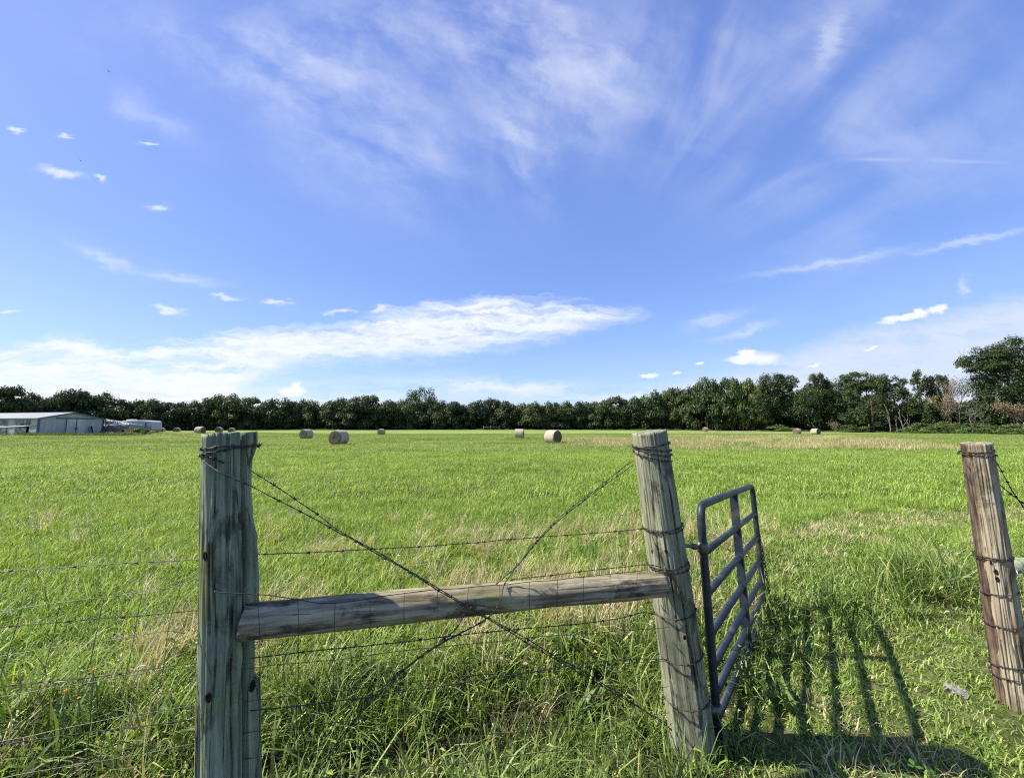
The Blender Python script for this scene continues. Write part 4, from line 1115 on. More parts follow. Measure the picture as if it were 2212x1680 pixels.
def build_wires():
    f = lambda pts, off=-.095: [on_fence(x, y, off) for x, y in pts]
    def fb(pts, off=.02):
        P = [on_fence(x, y, off) for x, y in pts]
        if pts[-1][0] <= -50: P.append(P[-1] + (P[-1] - P[-3]).normalized() * 1.8)      # the fence runs on beyond the frame
        return P
    # left of the left post: barbed strands
    g = 'barbed strands left of the left fence post'
    for pts, lab in (([(440, 1207), (380, 1211), (300, 1214), (220, 1219), (120, 1225), (0, 1234), (-60, 1239)], 'topmost barbed wire strand running left from the left fence post'),
                     ([(440, 1317), (280, 1331), (120, 1344), (0, 1355), (-60, 1361)], 'second barbed wire strand left of the left fence post'),
                     ([(440, 1430), (355, 1440), (237, 1457), (165, 1465), (0, 1482), (-60, 1489)], 'third barbed wire strand left of the left fence post'),
                     ([(440, 1550), (330, 1564), (200, 1580), (0, 1608), (-60, 1617)], 'lowest barbed wire strand left of the left fence post')):
        wire('barbed_wire', [fb(pts, -.02)], lab, 'barbed wire', 'wire_zinc' if 'topmost' in lab else 'wire', group=g, r=.0011, twist=.0012)
    # left woven panel
    mb = MB(); H = [[(440, 1240), (388, 1264), (307, 1277.6), (224, 1289.5), (136, 1299.7), (45, 1313.4), (0, 1318), (-50, 1325)],
         [(400, 1368), (361, 1361), (289, 1373), (205, 1388), (115, 1397), (0, 1417), (-50, 1425)],
         [(440, 1440), (350, 1446), (272, 1460), (181, 1476), (86, 1488), (0, 1504), (-50, 1513)],
         [(440, 1520), (330, 1535), (215, 1556), (100, 1580), (0, 1600), (-50, 1610)],
         [(440, 1600), (320, 1625), (175, 1650), (80, 1664), (0, 1680), (-50, 1690)]]
    for i, h in enumerate(H): strand_mb(mb, fb(h, -.02), .0012, wob=.004, seed=i)
    for i, v in enumerate(([(47, 1313), (20, 1400), (0, 1465), (-30, 1560)], [(131, 1300), (110, 1398), (86, 1485), (48, 1575), (30, 1650)], [(224, 1289), (205, 1388), (179, 1478), (137, 1570), (110, 1660)],
                           [(307, 1278), (289, 1373), (272, 1459), (237, 1545), (215, 1640)], [(389, 1264), (361, 1361), (355, 1440), (330, 1535), (318, 1625)])):
        strand_mb(mb, fb(v, -.024), .0010, wob=.004, seed=20 + i)
    tag(mb.build('woven_wire', M['wire_zinc']), 'slack woven wire stock netting left of the left fence post', 'wire fence')
    # middle panel: netting laid over the brace rail
    mb = MB()
    tops = [(462, 1277), (505, 1279), (550, 1283), (595, 1287), (641, 1293), (698, 1303), (760, 1300), (860, 1281), (945, 1272), (1010, 1269), (1144, 1257), (1230, 1248), (1317, 1240), (1400, 1229)]
    offr = lambda px: -.172 + .052 * max(0, min(1, (px - 522) / 909))
    def wp(px, py, near=True): return on_fence(px, py, offr(px) if near else -.10)
    strand_mb(mb, [wp(*p) for p in tops], .0016, wob=.004, seed=1)
    for i, (yl, yr) in enumerate(((1378, 1287), (1440, 1352), (1512, 1420), (1585, 1480), (1640, 1540), (1700, 1590))):
        P = []
        for k in range(9):
            t = k / 8; P.append(on_fence(520 + (1445 - 520) * t, yl + (yr - yl) * t + 7 * math.sin(t * 6 + i) * .6, -.10))
        strand_mb(mb, P, .0011, wob=.006, seed=30 + i)
    def topy(x):
        for (a, b), (c, d) in zip(tops, tops[1:]):
            if a <= x <= c: return b + (d - b) * (x - a) / (c - a)
        return 1235
    for i, zx in enumerate((97, 295, 480, 655, 825, 988, 1143, 1300, 1448, 1587, 1718, 1850, 1985)):
        x = 515.9 + zx * .4331; y0 = topy(x); s_ = (x - 990) * .0
        ymid = y0 + 96 - (x - 550) * .04
        P = [wp(x, y0), wp(x, (y0 + ymid) / 2), wp(x, ymid - 14)] + [on_fence(x + (x - 1000) * .0 + 4 * math.sin(i * 2.1 + k), ymid + (1690 - ymid) * k / 4, -.10) for k in (1, 2, 3, 4)]
        strand_mb(mb, P, .0011, wob=.005, seed=50 + i)
    tag(mb.build('woven_wire', M['wire']), 'rusty woven wire stock netting draped over the brace rail', 'wire fence')
    # barbed strands between the posts
    g = 'barbed strands between the left and middle posts'
    wire('barbed_wire', [fb([(540, 1197), (700, 1191), (840, 1184), (980, 1175), (1120, 1163), (1270, 1152), (1400, 1141)], .0)], 'barbed wire strand crossing above the brace rail between the two posts', 'barbed wire', group=g, r=.0013, twist=.0014)
    wire('barbed_wire', [f([(1100, 1252), (1180, 1243), (1262, 1233), (1330, 1226), (1400, 1217), (1428, 1224)], -.06)], 'barbed wire lying along the top of the right half of the brace rail', 'barbed wire', group=g, r=.0013, twist=.0014)
    wire('barbed_wire', [f([(540, 1421), (640, 1408), (760, 1397), (880, 1384), (1060, 1364), (1140, 1356), (1260, 1346), (1345, 1334), (1393, 1319), (1415, 1326)])], 'barbed wire strand just below the brace rail with a kink at the middle post', 'barbed wire', group=g, r=.0013, twist=.0014)
    wire('barbed_wire', [f([(540, 1534), (680, 1519), (820, 1502), (960, 1478), (1075, 1463), (1250, 1432), (1380, 1421), (1440, 1424)])], 'barbed wire strand low in the grass between the two posts', 'barbed wire', group=g, r=.0013, twist=.0014)
    # cross braces
    g = 'diagonal brace wires'
    A1 = [at(438, 995, 1.37), at(470, 1018, 1.338)] + [on_fence(x, y, o) for x, y, o in ((498, 1031, -.112), (548, 1053, -.115), (640, 1100, -.12), (720, 1143, -.12), (850, 1215, -.15), (970, 1288, -.168), (1000, 1306, -.172), (1030, 1324, -.168))] + f([(1060, 1340), (1150, 1395), (1300, 1480), (1440, 1562)], -.14)
    A2 = [on_fence(x, y, o) for x, y, o in ((535, 1012, .06), (600, 1052, .0), (705, 1125, -.08), (725, 1142, -.118), (850, 1211, -.148), (985, 1294, -.17), (1040, 1326, -.168))] + f([(1068, 1340), (1200, 1416), (1330, 1490), (1450, 1575)], -.125)
    wire('brace_wire', [A1, A2], 'twisted barbed brace wire sloping from the left post top down to the middle post foot', 'brace wire', r=.0013, twist=.0015, barbs=.10, group=g)
    B1 = [at(1366, 995, 1.945)] + [on_fence(x, y, -.09) for x, y in ((1340, 1015), (1270, 1068), (1180, 1140), (1120, 1215), (1088, 1262))] + [on_fence(x, y, -.168) for x, y in ((1084, 1285), (1072, 1315))] + f([(1048, 1340), (949, 1387), (875, 1439), (797, 1513), (732, 1595), (676, 1679), (640, 1730)], -.12)
    B2 = [at(1368, 1004, 1.945)] + [on_fence(x, y, -.09) for x, y in ((1330, 1030), (1250, 1088), (1178, 1146), (1118, 1222))] + [on_fence(1070, 1262, -.12)]
    B3 = f([(1050, 1340), (960, 1384), (880, 1438), (800, 1513), (740, 1590), (690, 1670)], -.118)
    wire('brace_wire', [B1, B2, B3], 'rusty twisted brace wire sloping from the middle post top down to the left post foot', 'brace wire', r=.0012, twist=.0014, barbs=.09, group=g)
    wire('barbed_wire', [f([(1002, 1326), (994, 1345), (975, 1368), (949, 1386)], -.15)], 'short loose wire end hanging below the middle of the brace rail', 'barbed wire', r=.0016, barbs=.06)
    # wire wound round the posts
    def wound(P, specs, label, **kw):
        lines = []
        for k, (px, py, tilt, a0, a1) in enumerate(specs):
            lines.append(loop(P, zat(P, px, py), a0, a1, tilt, .0045 + .002 * (k % 2), seed=k * 1.7))
        return wire('barbed_wire', lines, label, 'barbed wire', r=.0017, twist=.0019, barbs=.07, group='wire wound round the fence posts', wob=.002, **kw)
    wound(PA, [(498, 968, .0, -3.6, 2.6), (498, 974, .012, -3.4, 2.5), (498, 1010, -.05, -3.1, -.2)], 'barbed wire wound round the top of the left fence post')
    wound(PB, [(1402, 960, .004, -3.6, 2.6), (1402, 967, -.02, -3.4, 2.5), (1402, 975, -.028, -3.2, 2.4), (1404, 985, -.034, -3.0, 1.4)], 'thick tangle of barbed wire wound round the top of the middle fence post')
    wound(PB, [(1430, 1139, .004, -3.4, 2.6), (1430, 1143, -.004, -3.2, 2.6)], 'barbed wire wound round the middle fence post above the gate hinge')
    wound(PB, [(1440, 1222, .006, -3.4, 2.6), (1440, 1229, -.008, -3.2, 2.6)], 'barbed wire wound round the middle fence post where the brace rail meets it')
    wound(PB, [(1455, 1330, .006, -3.2, 2.6)], 'single barbed wire round the middle fence post just below the brace rail')
    wound(PB, [(1470, 1429, .006, -3.2, 2.6)], 'single barbed wire round the middle fence post level with the low barbed strand')
    wound(PB, [(1486, 1531, .003, -3.2, 2.6)], 'lowest barbed wire round the foot of the middle fence post')
    wound(PC, [(2106, 975, .004, -3.6, 2.8), (2106, 981, -.006, -3.4, 2.6)], 'barbed wire wound round the top of the right fence post')
    wound(PC, [(2140, 1204, .002, -3.4, 2.6), (2140, 1208, .008, -3.4, 2.6)], 'barbed wire wound round the middle of the right fence post above its knot hole')
    wound(PC, [(2160, 1284, .012, -3.4, 2.6)], 'barbed wire round the right fence post just below its knot hole')
    wound(PC, [(2165, 1356, .01, -3.4, 2.6)], 'barbed wire round the lower part of the right fence post')
    wound(PC, [(2175, 1446, .02, -3.4, 2.6), (2178, 1473, .012, -3.4, 2.6)], 'pair of rusty wires round the foot of the right fence post')
    wire('brace_wire', [[at(2143, 984, 2.26), at(2160, 1012, 2.28), at(2185, 1060, 2.3), at(2211, 1096, 2.33), at(2260, 1170, 2.38)], [at(2148, 1038, 2.3), at(2180, 1065, 2.3), at(2211, 1088, 2.32), at(2260, 1125, 2.38)]],
         'pair of barbed brace wires sloping down to the right from the right fence post', 'brace wire', r=.0020, barbs=.08)
    # staples and nails on the left post
    def nail(P, px, py, L, d, name='nail', mat='wire_zinc'):
        v = ray(px, py); o = Vector((0, 0, EYE)); dd = P.centre(.7).y
        for k in range(500):
            q = o + v * (dd / v.y * (.7 + .4 * k / 500)); l = P.M.inverted() @ q
            if math.hypot(l.x, l.y) < P.r(l.z / P.L) + .003: break
        mb = MB(); n_ = (o - q).normalized(); mb.tube([q - n_ * .006, q + n_ * L * .3, q + n_ * L * .5 + Vector(d)], [.0022, .0022, .0022], 6)
        mb.tube([q + n_ * L * .5 + Vector(d), q + n_ * (L * .5 + .002) + Vector(d)], .0045, 8)
        return mb.build(name, M[mat], P.o)
    for px, py in ((471, 1270), (463, 1316), (474, 1371), (471, 1454), (474, 1533), (474, 1606), (472, 1668)):
        nail(PA, px, py, .022, (.004, 0, .010), 'staple')
    nail(PA, 496, 1203, .03, (-.012, 0, -.014), 'nail', 'wire'); nail(PA, 515, 1288, .03, (-.016, 0, -.008), 'nail', 'wire'); nail(PB, 1466, 1302, .03, (.0, 0, -.014), 'nail', 'wire')
    nail(PC, 2156, 1152, .02, (.01, 0, -.004), 'nail', 'wire'); nail(PC, 2152, 1140, .02, (.008, 0, .003), 'nail', 'wire')
    # ring hanging by the right post
    c = at(2206, 1240, 2.42); mb = MB(); mb.tube([c + Vector((.022 * math.cos(a * .35), .012 * math.sin(a * .35), .026 * math.sin(a * .35))) for a in range(19)], .003, 6)
    tag(mb.build('wire_ring', M['zinc']), 'small pale ring of wire hanging beside the right fence post', 'ring')

# ------------------------------------------------------------------ gate
def build_gate():
    nt_, nb = at(1511, 1091, 2.12), at(1548, 1556, 2.12); ft, fbm = at(1623.5, 1049, 3.45), at(1653, 1316, 3.45)
    g = empty('farm_gate', (nb.x, nb.y, ground_h(nb.x, nb.y))); org = g.location.copy()
    tag(g, 'open dark blue tubular steel gate hung on the middle fence post', 'gate')
    def L(p): return p - org
    U = (ft - nt_).normalized(); W = (nb - nt_).normalized(); W2 = (fbm - ft).normalized()
    def corner(p, a, b, r=.085): return [p + a * r, p + a * r * .55 + b * r * .08, p + a * r * .25 + b * r * .25, p + a * r * .08 + b * r * .55, p + b * r]
    path = [nb + W * .07, nb, nt_.lerp(nb, .5)] + corner(nt_, W, U) + [nt_.lerp(ft, .5)] + corner(ft, -U, W2) + [ft.lerp(fbm, .5), fbm, fbm + W2 * .03]
    mb = MB(); mb.tube([L(p) for p in smooth_line(path, 2)], .0215, 14); mb.build('frame', M['gate'], g)
    for yn, yf, xn, xf in ((1194, 1109, 1519, 1629), (1281.6, 1159.6, 1526, 1634.5), (1369, 1210, 1533, 1640), (1438, 1249, 1538.5, 1645), (1498, 1284, 1543, 1649), (1551, 1316, 1547.5, 1653)):
        a, b = at(xn, yn, 2.12), at(xf, yf, 3.45); mb = MB(); mb.tube([L(a), L(a.lerp(b, .5)), L(b)], .0195, 12); mb.build('bar', M['gate'], g)
    # vertical stay of flat bar in the middle
    a, b = nt_.lerp(ft, .525), at(1547.5, 1551, 2.12).lerp(at(1653, 1316, 3.45), .525); Nn = Vector((U.y, -U.x, 0)).normalized(); mb = MB()
    d = (b - a); up = -d.normalized(); 
    vs = []
    for p in (a, b):
        for du in (-.017, .017):
            for dn in (-.0245, .0245): vs.append(L(p + U * du + Nn * dn))
    mb.add(vs, [(0, 1, 3, 2), (4, 6, 7, 5), (0, 2, 6, 4), (1, 5, 7, 3), (0, 4, 5, 1), (2, 3, 7, 6)])
    mb.build('stay', M['gate'], g)
    # hinges
    for (x0, y0, x1, y1) in ((1478, 1178, 1517, 1181), (1527, 1534, 1546, 1532)):
        a, b = at(x0, y0, 2.05), at(x1, y1, 2.12); mb = MB()
        mb.tube([L(a - (b - a) * .4), L(a), L(b)], .0095, 10); mb.tube([L(b + Vector((0, 0, .026))), L(b - Vector((0, 0, .026)))], .0285, 14)
        mb.tube([L(a.lerp(b, .45)), L(a.lerp(b, .6))], .017, 6)
        h = mb.build('hinge', M['wire_zinc'], g)
    # chain hanging from the far end
    pts = [at(1640, 1160, 3.47), at(1648, 1200, 3.47), at(1656, 1250, 3.47), at(1662, 1290, 3.47), at(1664, 1310, 3.47)]
    pts = resample(pts, .032); mb = MB()
    for i, (p, q) in enumerate(zip(pts, pts[1:])):
        t = (q - p).normalized(); u = t.cross(Vector((0, 1, 0))).normalized() if i % 2 else t.cross(Vector((1, 0, 0))).normalized(); c = (p + q) / 2
        mb.tube([L(c + t * .021 * math.cos(k * .785) + u * .011 * math.sin(k * .785)) for k in range(9)], .0035, 5)
    mb.build('chain', M['wire'], g)

# ------------------------------------------------------------------ hay bales
def build_bales():
    spec = [(732, 38.4, -.18, 'largest and nearest hay bale, its shaded end facing the camera'), (661, 58.6, -.2, 'second nearest shaded hay bale left of the largest one'),
            (823, 92, -.3, 'small far shaded hay bale right of the largest one'), (1121.6, 59, 1.45, 'narrow hay bale standing alone between the posts with its sunlit side to the camera'),
            (1194, 41.7, .74, 'larger sunlit hay bale left of the middle fence post'), (431, 79, 1.55, 'hay bale just left of the left fence post, below its neighbours'),
            (472, 100, .2, 'hay bale peeping out above the left edge of the left fence post'), (499, 113, .2, 'hay bale peeping out above the middle of the left fence post'),
            (347, 103, .4, 'small hay bale next to the camper trailer'), (380.6, 105, .4, 'small hay bale second from the camper trailer'),
            (1524, 129, -1.25, 'farthest hay bale, tiny and sunlit under the dark rising treeline'), (1722, 97, -1.2, 'left bale of the pair by the wood at right'), (1762, 90, .3, 'right bale of the pair by the wood at right')]
    for i, (px, d, a, lab) in enumerate(spec):
        rr = random.Random(i + 5); x = gx(px, d, 945); z = ground_h(x, d); Rr, W = .76 * rr.uniform(.97, 1.03), .66
        b = empty('hay_bale', (x, d, z)); tag(b, lab, 'hay bale', 'round hay bales on the field'); b.rotation_euler = (0, 0, a - math.pi / 2 * 0)
        n, k = 48, 14; vs = []; fs = []
        for j in range(k + 1):
            y = -W + 2 * W * j / k; e = 1 - .07 * abs(2 * j / k - 1) ** 6
            for q in range(n):
                t = 2 * math.pi * q / n; r = Rr * e * (1 + .012 * mnoise.noise(Vector((math.cos(t) * 2, math.sin(t) * 2, y * 2 + i))) + .008 * mnoise.noise(Vector((math.cos(t) * 9, math.sin(t) * 9, y * 9 + i))))
                zz = r * math.sin(t); zz = max(zz, -Rr * .93)
                vs.append((r * math.cos(t) * (1.02 if zz < 0 else 1), y, zz + Rr * .90))
        fs = [(j*n+q, (j+1)*n+q, (j+1)*n+(q+1) % n, j*n+(q+1) % n) for j in range(k) for q in range(n)]
        mesh_obj('wrapped_side', vs, fs, M['bale'], b, True)
        for s_, row in ((-1, 0), (1, k)):
            v2 = [Vector(vs[row * n + q]) for q in range(n)]; c = Vector((0, s_ * W, Rr * .9)); allv = list(v2); f2 = []
            rings = (.94, .75, .5, .25, .1); prev = 0
            for ri, fr in enumerate(rings):
                st = len(allv)
                for q in range(n):
                    p = c.lerp(v2[q], fr); p.y = s_ * (W + .03 + .02 * mnoise.noise(p * 5 + Vector((i, 0, 0))) + (.015 if ri % 2 else -.012)); allv.append(p)
                f2 += [(prev+q, prev+(q+1) % n, st+(q+1) % n, st+q) if s_ < 0 else (prev+q, st+q, st+(q+1) % n, prev+(q+1) % n) for q in range(n)]; prev = st
            f2.append(tuple(prev + q for q in range(n)) if s_ < 0 else tuple(prev + q for q in range(n))[::-1])
            mesh_obj('end_face', allv, f2, M['bale_end'], b, True)

# ------------------------------------------------------------------ farmyard at the left
def siding_mat(name, col, scale=14.0):
    m, nt, out = new_mat(name); g = NG(nt)
    tc = g.n('ShaderNodeTexCoord').outputs['Object']; sp = g.n('ShaderNodeSeparateXYZ'); nt.links.new(tc, sp.inputs[0])
    s_ = g.m('ADD', sp.outputs[0], sp.outputs[1])
    w = g.m('PINGPONG', g.m('MULTIPLY', s_, scale / 3.5), 1.0); rib = g.ss(w, .55, .9)
    nz = g.noise(g.scalev(tc, (1, 1, .25)), 1.6, 6, .65)
    c = g.ramp(nz, [(.3, tuple(v * .78 for v in col)), (.7, tuple(v * 1.12 for v in col))])
    c = g.mix(g.m('MULTIPLY', rib, .13), c, tuple(v * .55 for v in col))
    g.principled(out, c, .55, .35, g.bump(rib, .15, .02)); return m

def build_farmyard():
    M['siding'] = siding_mat('ribbed_steel_siding', (.41, .42, .385)); M['door'] = siding_mat('beige_steel_door', (.52, .52, .45))
    M['roof'] = siding_mat('weathered_steel_roof', (.19, .195, .2), 9); M['trim'] = simple_mat('slate_blue_trim', (.09, .11, .14), .5, .4)
    M['tarp'] = simple_mat('pale_grey_tarpaulin', (.135, .15, .16), .6, .4, .3, 1.2, 0, .6)
    m, nt, out = new_mat('clear_plastic_sheet'); g = NG(nt); tcn = g.n('ShaderNodeTexCoord').outputs['Object']
    p = g.principled(None, g.ramp(g.noise(tcn, 1.3, 6, .7, .6), [(.35, (.10, .115, .13)), (.65, (.27, .30, .315))]), .25, .6, g.bump(g.noise(tcn, 2.2, 5, .6, 1.0), 1.0, .15))
    tr = g.n('ShaderNodeBsdfTransparent'); mx = g.n('ShaderNodeMixShader'); nt.links.new(g.m('MULTIPLY', g.ss(g.noise(tcn, .9, 5, .6), .35, .62), .55), mx.inputs[0])
    mx.inputs[0].default_value = .35; nt.links.new(p.outputs[0], mx.inputs[1]); nt.links.new(tr.outputs[0], mx.inputs[2]); nt.links.new(mx.outputs[0], out.inputs[0]); M['plastic'] = m
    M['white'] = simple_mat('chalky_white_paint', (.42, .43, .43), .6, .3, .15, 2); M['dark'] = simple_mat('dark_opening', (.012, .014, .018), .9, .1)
    M['rust'] = simple_mat('faded_red_paint', (.42, .19, .14), .7, .2, .4, 2.5); M['glass'] = simple_mat('dark_window_glass', (.02, .025, .03), .1, .6, .1)
    # barn: local x runs along the gable end, local y along the length (away to the left)
    c0 = Vector((-80.7, 65.0)); gd = Vector((.22, .975)).normalized(); ld = Vector((-.975, .22)).normalized()
    z0 = ground_h(c0.x, c0.y); GW, LEN, EV, RD = 8.6, 30.0, EYE + 1.54 - z0, EYE + 2.60 - z0
    b = empty('barn', (c0.x, c0.y, z0)); b.rotation_euler = (0, 0, math.atan2(gd.y, gd.x)); tag(b, 'low grey metal barn with shallow pitched roof at the left edge', 'barn')
    # gable faces -y local? length runs towards +y
    mb = MB(); mb.add([(0, 0, -.5), (GW, 0, -.5), (GW, 0, EV), (GW / 2, 0, RD - .03), (0, 0, EV)], [(0, 1, 2, 3, 4)])
    mb.add([(0, LEN, -.5), (GW, LEN, -.5), (GW, LEN, EV), (GW / 2, LEN, RD - .03), (0, LEN, EV)], [(4, 3, 2, 1, 0)])
    mb.add([(GW, 0, -.5), (GW, LEN, -.5), (GW, LEN, EV), (GW, 0, EV)], [(0, 1, 2, 3)])
    # long side with open bays
    def panel(y0, y1, za=-.5, zb=None): mb.add([(0, y0, za), (0, y1, za), (0, y1, zb or EV), (0, y0, zb or EV)], [(0, 3, 2, 1)])
    panel(0, 2.2); panel(2.2, 5.6, -.5, .35); panel(2.2, 5.6, EV - .35); panel(5.6, 8.0); panel(8.0, 12.4, EV - .3); panel(12.4, 30)
    mb.build('wall', M['siding'], b)
    mb = MB(); mb.box((1.2, .6, -.4), (GW - .3, LEN - .3, EV - .2)); mb.build('interior_shade', M['dark'], b)  # near-black block painted in for the shade inside the barn
    mb = MB()
    for (xa, xb) in ((-.35, GW / 2), (GW + .35, GW / 2)):
        za = EV - .085 * .35 / .35; zb = RD + .02
        vs = [(xa, -.25, za), (xb, -.25, zb), (xb, LEN + .2, zb), (xa, LEN + .2, za)]; th = Vector((0, 0, .06))
        vs = [Vector(v) for v in vs]; vs += [v + th for v in vs]
        f_ = [(0, 1, 2, 3), (7, 6, 5, 4), (0, 4, 5, 1), (1, 5, 6, 2), (2, 6, 7, 3), (3, 7, 4, 0)]
        mb.add(vs, f_ if xa < xb else [tuple(reversed(q)) for q in f_])
    mb.box((GW / 2 - .18, -.27, RD + .055), (GW / 2 + .18, LEN + .2, RD + .12)); roof = mb.build('roof', M['roof'], b)
    mb = MB(); mb.box((-.12, -.05, -.4), (.16, -.003, EV)); mb.box((-.05, .0, -.4), (-.003, .3, EV)); mb.build('corner_trim', M['trim'], b)
    mb = MB(); mb.box((GW - .1, -.05, -.4), (GW + .05, -.003, EV)); mb.build('corner_trim', M['trim'], b)
    for xa, xb in ((-.35, GW / 2), (GW + .35, GW / 2)):
        za, zb = EV - .09, RD + .01; mb = MB(); vs = [(xa, -.29, za - .14), (xb, -.29, zb - .14), (xb, -.29, zb + .05), (xa, -.29, za + .05)]; vs += [(x, y + .035, z) for x, y, z in vs]
        mb.add(vs, [(0, 1, 2, 3), (7, 6, 5, 4), (0, 4, 5, 1), (3, 2, 6, 7), (0, 3, 7, 4), (1, 5, 6, 2)]); mb.build('rake_trim', M['trim'], b)
    # sliding doors, rail and handles
    def gz(px): 
        r_ = ray(px, 925); k = r_.x / r_.y
        return (k * c0.y - c0.x) / (gd.x - k * gd.y) if abs(gd.x - k * gd.y) > 1e-6 else 0
    q = lambda px: gz(px) 
    xa, xm, xb = q(141), q(163), q(184)
    HD = EV - .12
    for x_0, x_1 in ((xa + .05, xm - .04), (xm + .04, xb)):
        mb = MB(); mb.box((x_0, -.10, -.35), (x_1, -.05, HD)); d_ = mb.build('door', M['door'], b)
        mb = MB(); ex = x_0 if x_0 < xm - .1 else x_1
        mb.box((x_0 - .05, -.125, -.35), (x_0 + .04, -.102, HD)); mb.build('door_edge', M['trim'], d_)
        hx = xm - .13 if x_1 < xm else xm + .13
        mb = MB(); mb.box((hx - .04, -.16, .85), (hx + .04, -.127, 1.35)); mb.build('handle', M['trim'], d_)
    mb = MB(); mb.box((q(118.5), -.16, HD + .02), (q(202), -.003, HD + .22)); mb.build('door_track', M['trim'], b)
    # sheet plastic over the bays
    def sheet(y0, y1, zt, zb, seed, sag=.0):
        vs = []; fs = []; n, k = 16, 12
        for j in range(k + 1):
            for i in range(n + 1):
                u, v = i / n, j / k
                vs.append((-.14 - .10 * mnoise.noise(Vector((u * 4 + seed, v * 3, 1))) - .05 * mnoise.noise(Vector((u * 12 + seed, v * 7, 3))), y0 + (y1 - y0) * u, zb + (zt - zb) * v - sag * math.sin(u * math.pi) * (v)))
        fs = [(j*(n+1)+i, (j+1)*(n+1)+i, (j+1)*(n+1)+i+1, j*(n+1)+i+1) for j in range(k) for i in range(n)]
        o = mesh_obj('plastic_sheet', vs, fs, M['plastic'], None, True); o.matrix_world = Matrix.Translation(b.location) @ Matrix.Rotation(b.rotation_euler.z, 4, 'Z'); return o
    gl = 'plastic sheets hung on the barn'
    tag(sheet(2.0, 6.0, EV - .2, 1.5, 1.0, .1), 'milky plastic sheet hung over the upper bay nearest the barn corner', 'plastic sheet', gl)
    tag(sheet(2.6, 5.6, 1.3, -.2, 5.0), 'lower flapping plastic sheet over the bay nearest the barn corner', 'plastic sheet', gl)
    tag(sheet(7.6, 12.8, EV - .15, -.2, 9.0, .25), 'large milky plastic sheet over the barn bay at the photo edge', 'plastic sheet', gl)
    mb = MB(); W_ = b.location; Mx = Matrix.Translation(W_) @ Matrix.Rotation(b.rotation_euler.z, 4, 'Z')
    mb.tube([Mx @ Vector((-.3, .3, 1.62)), Mx @ Vector((-.34, 3, 1.5)), Mx @ Vector((-.34, 7, 1.36)), Mx @ Vector((-.3, 13, 1.42))], [.05, .1, .12, .12], 8)
    tag(mb.build('rolled_sheet', M['white']), 'long white rolled plastic tied level along the barn side', 'plastic roll')
    # things leaning on the gable
    def lean(x0, x1, h, mat, nm, lab, cat, th=.05, sk=.0):
        mb = MB(); vs = [Vector(v) for v in ((x0, -.75, -.1), (x1, -.75, -.1), (x1 + sk, -.2, h), (x0 + sk, -.2, h))]; vs += [v + Vector((0, .05, 0)) for v in vs]
        mb.add([Mx @ v for v in vs], [(0, 1, 2, 3), (7, 6, 5, 4), (0, 4, 5, 1), (1, 5, 6, 2), (2, 6, 7, 3), (3, 7, 4, 0)]); tag(mb.build(nm, mat), lab, cat)
    lean(q(194.5), q(197), 1.5, M['dark'], 'board', 'dark narrow board leaning on the barn gable right of the doors', 'board')
    lean(q(197.4), q(199.6), 1.55, M['white'], 'board', 'white narrow board leaning on the barn gable right of the doors', 'board')
    lean(q(184.5), q(185.2), 1.6, M['trim'], 'pole', 'dark pole leaning on the barn gable beside the right door', 'pole', sk=.35)
    # lean-to of tarpaulin between barn and trailer
    ta, tb = at(225, 905, 74.2), at(278.5, 915.6, 74.2); zg = ground_h(-76, 74)
    t = empty('tarpaulin_shelter', (ta.x, 74.2, zg)); tag(t, 'sagging pale tarpaulin shelter between the barn and the camper trailer', 'shelter'); w = tb.x - ta.x; h1 = ta.z - zg; h2 = tb.z - zg
    def cloth(nm, f_, n, k, mat, th=.02):
        vs = [f_(i / n, j / k) for j in range(k + 1) for i in range(n + 1)]; fs = [(j*(n+1)+i, j*(n+1)+i+1, (j+1)*(n+1)+i+1, (j+1)*(n+1)+i) for j in range(k) for i in range(n)]
        o = mesh_obj(nm, vs, fs, mat, t, True); md = o.modifiers.new('thickness', 'SOLIDIFY'); md.thickness = th; return o
    wv = lambda u, v, s_: .10 * mnoise.noise(Vector((u * 7 + s_, v * 4, s_))) + .04 * mnoise.noise(Vector((u * 20, v * 12 + s_, 2)))
    zb_ = at(250, 930, 74.2).z - zg
    zm = at(250, 917, 74.2).z - zg
    cloth('front_sheet', lambda u, v: (w * u, -.1 + wv(u, v, 1), zb_ + .12 * math.sin(u * 9) * (1 - v) + ((zm + (h2 - zm) * u - .1) - zb_) * v), 24, 8, M['tarp'])
    cloth('upper_sheet', lambda u, v: (w * u, .0 + .2 * v + wv(u, v, 5), (zm + (h2 - zm) * u - .1) + (h1 + (h2 - h1) * u - (zm + (h2 - zm) * u - .1)) * v), 20, 6, M['plastic'])
    cloth('roof_sheet', lambda u, v: (w * u, .2 + 4 * v, h1 + (h2 - h1) * u + .05 * math.sin(v * 3.14) - .5 * v + .4 * wv(u, v, 8)), 20, 10, M['tarp'])
    for u in (0.02, .5, .98):
        mb = MB(); mb.tube([(w * u, .1, -.2), (w * u, .1, h1 + (h2 - h1) * u - .05)], .05, 8); mb.build('pole', M['trim'], t)
    # junk under it
    x0, x1 = gx(223, 72), gx(252, 72); zg = ground_h(x0, 72); mb = MB(); mb.box((x0, 71.4, zg + .35), (x1, 72.6, zg + .62)); 
    for xx in (x0 + .6, x1 - .6):
        mb.tube([(xx, 71.3, zg + .3), (xx, 71.55, zg + .3)], .34, 16); mb.tube([(xx, 72.45, zg + .3), (xx, 72.7, zg + .3)], .34, 16)
    mb.tube([(x1, 72, zg + .5), (x1 + 1.0, 72, zg + .45)], .05, 8); tag(mb.build('farm_wagon', M['dark']), 'dark low farm wagon parked under the tarpaulin', 'wagon')
    x0, x1 = gx(271, 70), gx(293, 70); zg = ground_h(x0, 70)
